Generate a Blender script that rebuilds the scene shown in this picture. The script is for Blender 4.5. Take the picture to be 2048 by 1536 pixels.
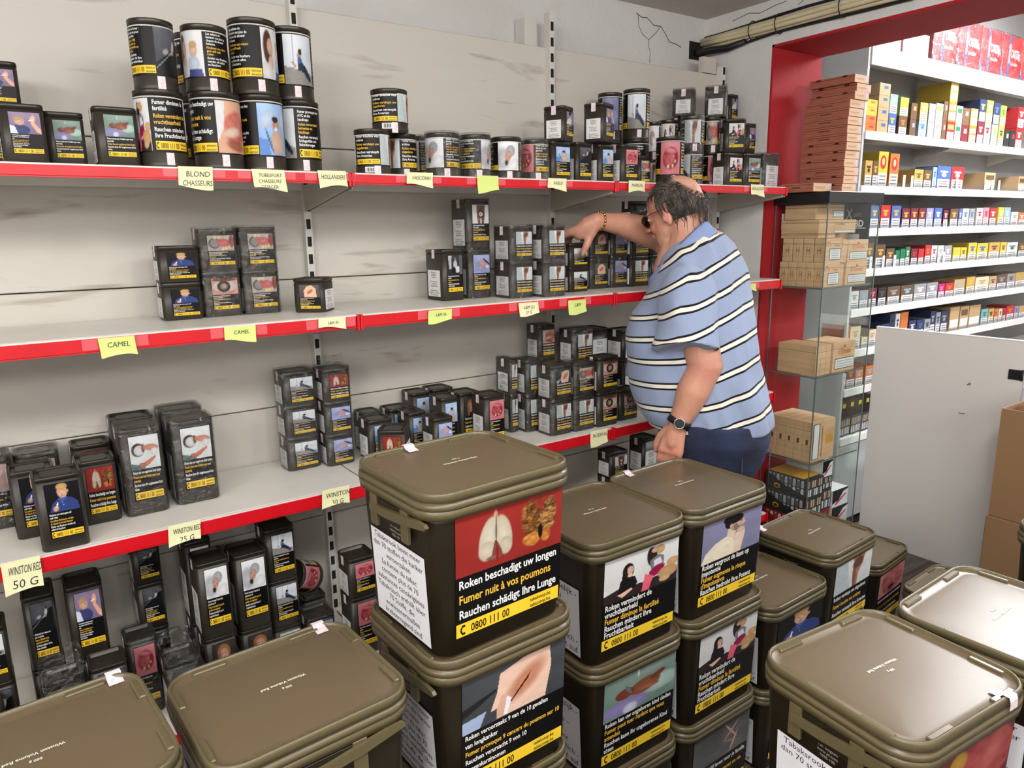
import bpy, bmesh, math, random
import numpy as np
from mathutils import Vector, Matrix

for _o in list(bpy.data.objects):
    bpy.data.objects.remove(_o)
SC = bpy.context.scene
COL = SC.collection
PI = math.pi
rng = random.Random(7)

# ------------------------------------------------------------------ camera
cam_data = bpy.data.cameras.new('camera')
cam_data.sensor_fit = 'HORIZONTAL'; cam_data.sensor_width = 36.0
cam_data.lens = 36.0 * 1450.0 / 2048.0
cam_data.clip_start = 0.02; cam_data.clip_end = 60
cam = bpy.data.objects.new('camera', cam_data); COL.objects.link(cam)
cam.matrix_world = Matrix(((0.817628, 0.132536, -0.560284, 0.0),
                           (-0.575537, 0.161882, -0.801593, 0.0),
                           (-0.015540, 0.977869, 0.208639, 1.62),
                           (0, 0, 0, 1)))
SC.camera = cam

# ------------------------------------------------------------------ world, lights, exposure
world = bpy.data.worlds.new('world'); SC.world = world
world.use_nodes = True
world.node_tree.nodes['Background'].inputs[0].default_value = (0.85, 0.9, 1.0, 1)
world.node_tree.nodes['Background'].inputs[1].default_value = 0.08

def area(name, loc, sx, sy, power, color=(1, 0.97, 0.92), rot=(0, 0, 0)):
    l = bpy.data.lights.new(name, 'AREA'); l.shape = 'RECTANGLE'; l.size = sx; l.size_y = sy
    l.energy = power; l.color = color
    o = bpy.data.objects.new(name, l); COL.objects.link(o); o.location = loc; o.rotation_euler = rot
    return o
# bare fluorescent tubes of the main room (all above and behind the photographer) and of the counter room, plus one added fill:
# a strip shining down plus round-about emission like a real open tube
def tube_light(name, loc, length, p_down, p_round, n=3, color=(1, 0.985, 0.965)):
    area(name, loc, length, 0.14, p_down, color)
    for i in range(n):
        l = bpy.data.lights.new(name+'_glow', 'POINT'); l.energy = p_round/n; l.color = color; l.shadow_soft_size = 0.11
        o = bpy.data.objects.new(name+'_glow', l); COL.objects.link(o)
        o.location = (loc[0]+length*((i+.5)/n-.5), loc[1], loc[2]-.12)
tube_light('ceiling_light_main', (0.5, 0.10, 2.42), 2.6, 10, 46, 4)
tube_light('ceiling_light_left', (-1.7, 0.30, 2.42), 1.2, 6, 26, 2)
tube_light('added_fill_left_back', (-2.0, -1.3, 2.42), 0.8, 6, 44, 2)  # unseen fill added to brighten the left-facing sides
tube_light('ceiling_light_back', (0.2, -2.0, 2.42), 2.6, 14, 34, 3)
tube_light('ceiling_light_counter', (4.60, 1.45, 2.88), 1.0, 34, 34, 2, (0.97, 0.98, 1.0))
tube_light('ceiling_light_counter_front', (4.4, -0.6, 2.88), 2.0, 50, 36, 2, (0.97, 0.98, 1.0))

SC.view_settings.view_transform = 'Standard'
SC.view_settings.look = 'None'
SC.view_settings.gamma = 1.0
SC.view_settings.use_curve_mapping = False
SC.view_settings.exposure = 0.56
try:
    SC.cycles.transparent_max_bounces = 32
except Exception: pass

# ------------------------------------------------------------------ materials
def lin(c):
    return tuple(((v/255.0)/12.92 if v/255.0 <= 0.04045 else ((v/255.0+0.055)/1.055)**2.4) for v in c)

def mat(name, col, rough=0.5, metal=0.0, noise=0.0, nscale=8.0, bump=0.0, bscale=60.0, spec=0.5, srgb=True, stretch=None, vary=None):
    m = bpy.data.materials.new(name); m.use_nodes = True
    nt = m.node_tree; b = nt.nodes['Principled BSDF']
    c = lin(col) if srgb else col
    b.inputs['Base Color'].default_value = (*c, 1)
    b.inputs['Roughness'].default_value = rough
    b.inputs['Metallic'].default_value = metal
    b.inputs['Specular IOR Level'].default_value = spec
    tc = nt.nodes.new('ShaderNodeTexCoord')
    mp = nt.nodes.new('ShaderNodeMapping'); nt.links.new(tc.outputs['Object'], mp.inputs[0])
    if stretch: mp.inputs['Scale'].default_value = stretch
    if noise > 0:
        n = nt.nodes.new('ShaderNodeTexNoise'); n.inputs['Scale'].default_value = nscale; n.inputs['Detail'].default_value = 5
        nt.links.new(mp.outputs[0], n.inputs['Vector'])
        r = nt.nodes.new('ShaderNodeValToRGB')
        c2 = lin(vary) if vary else tuple(v*(1-noise) for v in c)
        r.color_ramp.elements[0].color = (*c2, 1); r.color_ramp.elements[1].color = (*c, 1)
        r.color_ramp.elements[0].position = 0.32; r.color_ramp.elements[1].position = 0.62
        nt.links.new(n.outputs['Fac'], r.inputs[0]); nt.links.new(r.outputs[0], b.inputs['Base Color'])
    if bump > 0:
        n2 = nt.nodes.new('ShaderNodeTexNoise'); n2.inputs['Scale'].default_value = bscale; n2.inputs['Detail'].default_value = 3
        nt.links.new(mp.outputs[0], n2.inputs['Vector'])
        bp = nt.nodes.new('ShaderNodeBump'); bp.inputs['Strength'].default_value = bump; bp.inputs['Distance'].default_value = 0.01
        nt.links.new(n2.outputs['Fac'], bp.inputs['Height']); nt.links.new(bp.outputs[0], b.inputs['Normal'])
    return m

M = {}
M['panel'] = mat('enamelled_back_panel', (196, 188, 178), 0.45, noise=0.2, nscale=1.6, vary=(176, 167, 156), stretch=(1, 1, 2.5))
M['upright'] = mat('painted_upright', (205, 202, 195), 0.4)
M['slot'] = mat('dark_slot', (14, 13, 12), 0.8)
M['shelf'] = mat('white_shelf_enamel', (218, 215, 208), 0.35, noise=0.08, nscale=6)
M['shelf_under'] = mat('shelf_underside', (178, 172, 160), 0.55)
M['red_rail'] = mat('red_price_rail', (205, 16, 30), 0.35, noise=0.12, nscale=12)
M['plaster'] = mat('white_plaster_wall', (208, 206, 204), 0.85, noise=0.12, nscale=3, vary=(196, 194, 191), bump=0.25, bscale=40)
M['ceiling'] = mat('ceiling_plaster', (204, 198, 192), 0.9, noise=0.1, nscale=2, bump=0.2, bscale=20)
M['red_wall'] = mat('red_painted_wall', (162, 13, 24), 0.8, noise=0.1, nscale=4, bump=0.15, bscale=18)
M['grey_wall'] = mat('grey_wall', (150, 148, 146), 0.8, noise=0.06)
M['floor'] = None
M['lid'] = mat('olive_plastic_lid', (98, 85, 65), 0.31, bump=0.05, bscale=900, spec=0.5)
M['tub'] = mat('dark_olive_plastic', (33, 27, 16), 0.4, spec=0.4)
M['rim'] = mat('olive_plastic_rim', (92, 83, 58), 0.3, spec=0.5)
M['tin'] = mat('dark_brown_tin', (46, 41, 34), 0.42)
M['tinlid'] = mat('dark_brown_tin_lid', (38, 33, 25), 0.33)
M['white_line'] = mat('pale_lid_seam', (200, 196, 190), 0.4)
M['seal'] = mat('tax_seal_paper', (228, 218, 222), 0.6, noise=0.35, nscale=160, vary=(212, 184, 194))
M['note'] = mat('pale_yellow_note_paper', (226, 224, 178), 0.8)
M['note_green'] = mat('yellow_green_note_paper', (208, 222, 130), 0.8)
M['ink'] = mat('dark_pen_ink', (40, 42, 50), 0.6)
M['wood'] = mat('cedar_box_wood', (216, 178, 138), 0.6, noise=0.25, nscale=5, vary=(198, 156, 116), stretch=(1, 1, 12))
M['wood_h'] = mat('cedar_box_wood_side', (164, 102, 80), 0.65, noise=0.25, nscale=5, vary=(146, 86, 66), stretch=(2, 2, 14))
M['wood_mark'] = mat('box_clasp_brown', (66, 34, 22), 0.6)
M['card'] = mat('corrugated_cardboard', (150, 116, 82), 0.85, noise=0.08, nscale=4)
M['white_lam'] = mat('white_laminate', (228, 225, 220), 0.5, noise=0.05, nscale=2)
M['black_metal'] = mat('black_metal', (24, 24, 25), 0.4)
M['black_card'] = mat('black_card', (18, 17, 17), 0.5)
M['cable'] = mat('cream_cable', (206, 194, 160), 0.5, noise=0.1, nscale=20)
M['cable_black'] = mat('black_cable', (20, 19, 20), 0.5)
M['white_rail'] = mat('white_price_rail', (232, 232, 230), 0.4)
M['cab'] = mat('white_cabinet', (186, 188, 190), 0.5)
M['chrome'] = mat('steel', (190, 190, 188), 0.25, metal=1.0)
M['tape'] = mat('adhesive_tape', (214, 90, 96), 0.25)

def attr_mat(name, rough, bump=0.0, bscale=200, coat=0.0):
    m = bpy.data.materials.new(name); m.use_nodes = True; nt = m.node_tree
    b = nt.nodes['Principled BSDF']; b.inputs['Roughness'].default_value = rough
    a = nt.nodes.new('ShaderNodeAttribute'); a.attribute_name = 'Col'
    nt.links.new(a.outputs['Color'], b.inputs['Base Color'])
    if coat: b.inputs['Coat Weight'].default_value = coat; b.inputs['Coat Roughness'].default_value = 0.15
    if bump:
        n = nt.nodes.new('ShaderNodeTexNoise'); n.inputs['Scale'].default_value = bscale
        tc = nt.nodes.new('ShaderNodeTexCoord'); nt.links.new(tc.outputs['Object'], n.inputs['Vector'])
        bp = nt.nodes.new('ShaderNodeBump'); bp.inputs['Strength'].default_value = bump; bp.inputs['Distance'].default_value = 0.004
        nt.links.new(n.outputs['Fac'], bp.inputs['Height']); nt.links.new(bp.outputs[0], b.inputs['Normal'])
    return m
M['print'] = attr_mat('printed_label', 0.42); M['print'].node_tree.nodes['Principled BSDF'].inputs['Specular IOR Level'].default_value = .22
M['skin'] = attr_mat('skin', 0.5, bump=0.25, bscale=180)
M['fabric'] = None

def glassy(name, tint, rough, fac, bump=0.0, bscale=25.0):
    m = bpy.data.materials.new(name); m.use_nodes = True; nt = m.node_tree; nt.nodes.clear()
    out = nt.nodes.new('ShaderNodeOutputMaterial'); mix = nt.nodes.new('ShaderNodeMixShader')
    tr = nt.nodes.new('ShaderNodeBsdfTransparent'); tr.inputs[0].default_value = (*tint, 1)
    gl = nt.nodes.new('ShaderNodeBsdfGlossy'); gl.inputs['Roughness'].default_value = rough
    lw = nt.nodes.new('ShaderNodeLayerWeight'); lw.inputs[0].default_value = .5
    pw = nt.nodes.new('ShaderNodeMath'); pw.operation = 'POWER'; pw.inputs[1].default_value = 4.0; nt.links.new(lw.outputs['Facing'], pw.inputs[0])
    sc_ = nt.nodes.new('ShaderNodeMath'); sc_.operation = 'MULTIPLY'; sc_.inputs[1].default_value = .55; nt.links.new(pw.outputs[0], sc_.inputs[0])
    ad = nt.nodes.new('ShaderNodeMath'); ad.operation = 'ADD'; ad.use_clamp = True; ad.inputs[1].default_value = fac
    nt.links.new(sc_.outputs[0], ad.inputs[0]); nt.links.new(ad.outputs[0], mix.inputs[0])
    nt.links.new(tr.outputs[0], mix.inputs[1]); nt.links.new(gl.outputs[0], mix.inputs[2]); nt.links.new(mix.outputs[0], out.inputs[0])
    if bump:
        tc = nt.nodes.new('ShaderNodeTexCoord')
        n = nt.nodes.new('ShaderNodeTexNoise'); n.inputs['Scale'].default_value = bscale; n.inputs['Detail'].default_value = 4; n.inputs['Distortion'].default_value = 1.5
        nt.links.new(tc.outputs['Object'], n.inputs['Vector'])
        bp = nt.nodes.new('ShaderNodeBump'); bp.inputs['Strength'].default_value = bump; bp.inputs['Distance'].default_value = 0.02
        nt.links.new(n.outputs['Fac'], bp.inputs['Height'])
        nt.links.new(bp.outputs[0], gl.inputs['Normal']); nt.links.new(bp.outputs[0], lw.inputs['Normal'])
    return m
M['glass'] = glassy('clear_glass', (0.955, 0.98, 0.97), 0.02, 0.025)
M['glass_edge'] = mat('glass_edge', (88, 104, 98), 0.15)
M['film'] = glassy('plastic_film', (0.92, 0.92, 0.92), 0.16, 0.055, bump=0.6, bscale=45)
M['crumple'] = glassy('crumpled_film', (0.85, 0.85, 0.85), 0.12, 0.10, bump=1.0, bscale=40)
M['acrylic'] = glassy('clear_acrylic_divider', (0.85, 0.86, 0.87), 0.1, 0.06)

def floor_mat():
    m = mat('wood_look_vinyl', (96, 84, 76), 0.4, noise=0.5, nscale=3, vary=(58, 48, 44), stretch=(1, 10, 1), bump=0.1, bscale=30)
    return m
M['floor'] = floor_mat()
M['floor2'] = mat('wood_look_vinyl_light', (112, 100, 92), 0.4, noise=0.5, nscale=3, vary=(70, 60, 55), stretch=(1, 9, 1), bump=0.1, bscale=30)

def stained_panel():
    """light enamel with long horizontal smoke-brown smudges"""
    m = bpy.data.materials.new('stained_back_panel'); m.use_nodes = True; nt = m.node_tree
    b = nt.nodes['Principled BSDF']; b.inputs['Roughness'].default_value = 0.5
    geo = nt.nodes.new('ShaderNodeNewGeometry')
    mp = nt.nodes.new('ShaderNodeMapping'); mp.inputs['Scale'].default_value = (1.9, 1, 13.0); nt.links.new(geo.outputs['Position'], mp.inputs[0])
    n = nt.nodes.new('ShaderNodeTexNoise'); n.inputs['Scale'].default_value = 1.7; n.inputs['Detail'].default_value = 6; n.inputs['Distortion'].default_value = 0.6
    nt.links.new(mp.outputs[0], n.inputs['Vector'])
    r = nt.nodes.new('ShaderNodeValToRGB'); e = r.color_ramp.elements
    e[0].position = 0.0; e[0].color = (*lin((192, 187, 178)), 1)
    e[1].position = 1.0; e[1].color = (*lin((130, 120, 110)), 1)
    for pos, c in ((0.61, (196, 191, 182)), (0.70, (172, 163, 152)), (0.80, (140, 130, 119))):
        x = e.new(pos); x.color = (*lin(c), 1)
    nt.links.new(n.outputs['Fac'], r.inputs[0]); nt.links.new(r.outputs[0], b.inputs['Base Color'])
    return m
M['stain'] = stained_panel()

# ------------------------------------------------------------------ object helpers
def link(o, parent=None):
    COL.objects.link(o)
    if parent is not None: o.parent = parent
    return o
def tag(o, label=None, cat=None, group=None, kind=None):
    if label: o['label'] = label
    if cat: o['category'] = cat
    if group: o['group'] = group
    if kind: o['kind'] = kind
    return o
def empty(name, loc=(0, 0, 0), rz=0.0):
    o = bpy.data.objects.new(name, None); o.empty_display_size = 0.02; COL.objects.link(o)
    o.location = loc; o.rotation_euler = (0, 0, rz); return o
def mesh_obj(name, me, parent=None, m=None, loc=None, rz=None):
    o = bpy.data.objects.new(name, me)
    if m is not None and len(me.materials) == 0: me.materials.append(m)
    link(o, parent)
    if loc is not None: o.location = loc
    if rz is not None: o.rotation_euler = (0, 0, rz)
    return o

class MB:
    """collects boxes, lofts and tubes into one mesh"""
    def __init__(s): s.v = []; s.f = []; s.mi = []; s.sm = []
    def add(s, v, f, mi=0, smooth=False):
        k = len(s.v); s.v += [tuple(p) for p in v]; s.f += [tuple(i+k for i in q) for q in f]; s.mi += [mi]*len(f); s.sm += [smooth]*len(f)
        return s
    def box(s, x0, x1, y0, y1, z0, z1, mi=0):
        v = [(x0,y0,z0),(x1,y0,z0),(x1,y1,z0),(x0,y1,z0),(x0,y0,z1),(x1,y0,z1),(x1,y1,z1),(x0,y1,z1)]
        return s.add(v, [(0,3,2,1),(4,5,6,7),(0,1,5,4),(1,2,6,5),(2,3,7,6),(3,0,4,7)], mi)
    def bbox(s, x0, x1, y0, y1, z0, z1, b=0.002, mi=0):
        """box with chamfered vertical and horizontal edges"""
        def rg(d, z): return [(x0+d,y0,z),(x1-d,y0,z),(x1,y0+d,z),(x1,y1-d,z),(x1-d,y1,z),(x0+d,y1,z),(x0,y1-d,z),(x0,y0+d,z)]
        def ins(z): return [(x0+b*1.6,y0+b,z),(x1-b*1.6,y0+b,z),(x1-b,y0+b*1.6,z),(x1-b,y1-b*1.6,z),(x1-b*1.6,y1-b,z),(x0+b*1.6,y1-b,z),(x0+b,y1-b*1.6,z),(x0+b,y0+b*1.6,z)]
        return s.loft([ins(z0), rg(b, z0+b), rg(b, z1-b), ins(z1)], mi=mi, smooth=False)
    def loft(s, rings, cap0=True, cap1=True, mi=0, smooth=True):
        n = len(rings[0]); v = [p for r in rings for p in r]; f = []
        for i in range(len(rings)-1):
            for j in range(n):
                a = i*n+j; b = i*n+(j+1) % n; f.append((a, b, b+n, a+n))
        s.add(v, f, mi, smooth)
        k = len(s.v)-len(v)
        if cap0: s.f.append(tuple(k+j for j in reversed(range(n)))); s.mi.append(mi); s.sm.append(False)
        if cap1: s.f.append(tuple(k+(len(rings)-1)*n+j for j in range(n))); s.mi.append(mi); s.sm.append(False)
        return s
    def tube(s, pts, r, n=8, mi=0, caps=True):
        pts = [Vector(p) for p in pts]; rr = r if isinstance(r, (list, tuple)) else [r]*len(pts); rings = []
        prev = None
        for i, p in enumerate(pts):
            d = (pts[min(i+1, len(pts)-1)] - pts[max(i-1, 0)]).normalized()
            a = prev - d*prev.dot(d) if prev is not None else (Vector((0, 0, 1)).cross(d) if abs(d.z) < 0.9 else Vector((1, 0, 0)).cross(d))
            a.normalize(); prev = a; b = d.cross(a)
            rings.append([tuple(p + (a*math.cos(t)+b*math.sin(t))*rr[i]) for t in (2*PI*k/n for k in range(n))])
        return s.loft(rings, caps, caps, mi)
    def mesh(s, name, mats):
        me = bpy.data.meshes.new(name); me.from_pydata(s.v, [], s.f)
        for m in mats: me.materials.append(m)
        me.polygons.foreach_set('material_index', s.mi); me.polygons.foreach_set('use_smooth', s.sm)
        me.update(); return me
    def build(s, name, mats, parent=None, loc=None, rz=None):
        if not isinstance(mats, (list, tuple)): mats = [mats]
        return mesh_obj(name, s.mesh(name, mats), parent, None, loc, rz)

def rrect(w, d, r, z, n=4, cx=0.0, cy=0.0):
    """rounded rectangle ring, counter-clockwise"""
    p = []
    for i, (sx, sy) in enumerate(((1, 1), (-1, 1), (-1, -1), (1, -1))):
        for k in range(n+1):
            t = PI/2*(i + k/n)
            p.append((cx+sx*(w/2-r)+r*math.cos(t), cy+sy*(d/2-r)+r*math.sin(t), z))
    return p
def circ(r, z, n=32, cx=0.0, cy=0.0):
    return [(cx+r*math.cos(2*PI*k/n), cy+r*math.sin(2*PI*k/n), z) for k in range(n)]

# ------------------------------------------------------------------ printed matter: pictures, lettering, labels (flat print as vertex colour)
class Art:
    """flat print: a mesh in a w x h plane (x right, y up) coloured per vertex"""
    def __init__(s): s.v = []; s.f = []; s.c = []
    def quad(s, x0, y0, x1, y1, col, z=0.0, nx=1, ny=1):
        k = len(s.v)
        for j in range(ny+1):
            for i in range(nx+1):
                s.v.append((x0+(x1-x0)*i/nx, y0+(y1-y0)*j/ny, z)); s.c.append(lin(col))
        for j in range(ny):
            for i in range(nx):
                a = k+j*(nx+1)+i; s.f.append((a, a+1, a+nx+2, a+nx+1))
        return s
    def grid(s, x0, y0, x1, y1, rgb, z=0.0):
        ny, nx = rgb.shape[0]-1, rgb.shape[1]-1; k = len(s.v)
        for j in range(ny+1):
            for i in range(nx+1):
                s.v.append((x0+(x1-x0)*i/nx, y0+(y1-y0)*j/ny, z)); s.c.append(tuple(rgb[j, i]))
        for j in range(ny):
            for i in range(nx):
                a = k+j*(nx+1)+i; s.f.append((a, a+1, a+nx+2, a+nx+1))
        return s
    def poly(s, pts, col, z=0.0):
        k = len(s.v); s.v += [(x, y, z) for x, y in pts]; s.c += [lin(col)]*len(pts); s.f.append(tuple(range(k, k+len(pts)))); return s
    def text(s, string, x, y, size, col, z=0.0, align='L', maxw=None, bold=0.0, cond=1.0):
        v, f, w = glyphs(string, bold)
        if w == 0: return s
        sx = size*cond
        if maxw and w*sx > maxw: sx = maxw/w
        ox = x if align == 'L' else (x-w*sx/2 if align == 'C' else x-w*sx)
        k = len(s.v); s.v += [(ox+a*sx, y+b*size, z) for a, b in v]; s.c += [lin(col)]*len(v)
        s.f += [tuple(i+k for i in q) for q in f]; return s
    def mesh(s, name, fn=None, material=None):
        me = bpy.data.meshes.new(name)
        vs = s.v if fn is None else [fn(*p) for p in s.v]
        me.from_pydata(vs, [], s.f)
        at = me.color_attributes.new('Col', 'FLOAT_COLOR', 'POINT')
        a = np.ones((len(s.c), 4), 'f'); a[:, :3] = np.array(s.c); at.data.foreach_set('color', a.ravel())
        me.materials.append(material or M['print']); me.update(); return me

_gl = {}
def glyphs(string, bold):
    key = (string, bold)
    if key in _gl: return _gl[key]
    cu = bpy.data.curves.new('txt', 'FONT'); cu.body = string; cu.size = 1.0; cu.resolution_u = 2; cu.offset = bold
    o = bpy.data.objects.new('txt', cu); COL.objects.link(o)
    me = bpy.data.meshes.new_from_object(o)
    v = [(p.co.x, p.co.y) for p in me.vertices]; f = [tuple(p.vertices) for p in me.polygons]
    w = max((a for a, b in v), default=0.0)
    bpy.data.objects.remove(o); bpy.data.curves.remove(cu); bpy.data.meshes.remove(me)
    _gl[key] = (v, f, w); return _gl[key]

def vnoise(u, v, s, seed=0):
    """smooth value noise on arrays"""
    x = u*s; y = v*s; xi = np.floor(x); yi = np.floor(y); fx = x-xi; fy = y-yi
    fx = fx*fx*(3-2*fx); fy = fy*fy*(3-2*fy)
    def h(a, b): return np.modf(np.abs(np.sin(a*127.1+b*311.7+seed*17.3)*43758.5453))[0]
    return (h(xi, yi)*(1-fx)+h(xi+1, yi)*fx)*(1-fy)+(h(xi, yi+1)*(1-fx)+h(xi+1, yi+1)*fx)*fy

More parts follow.
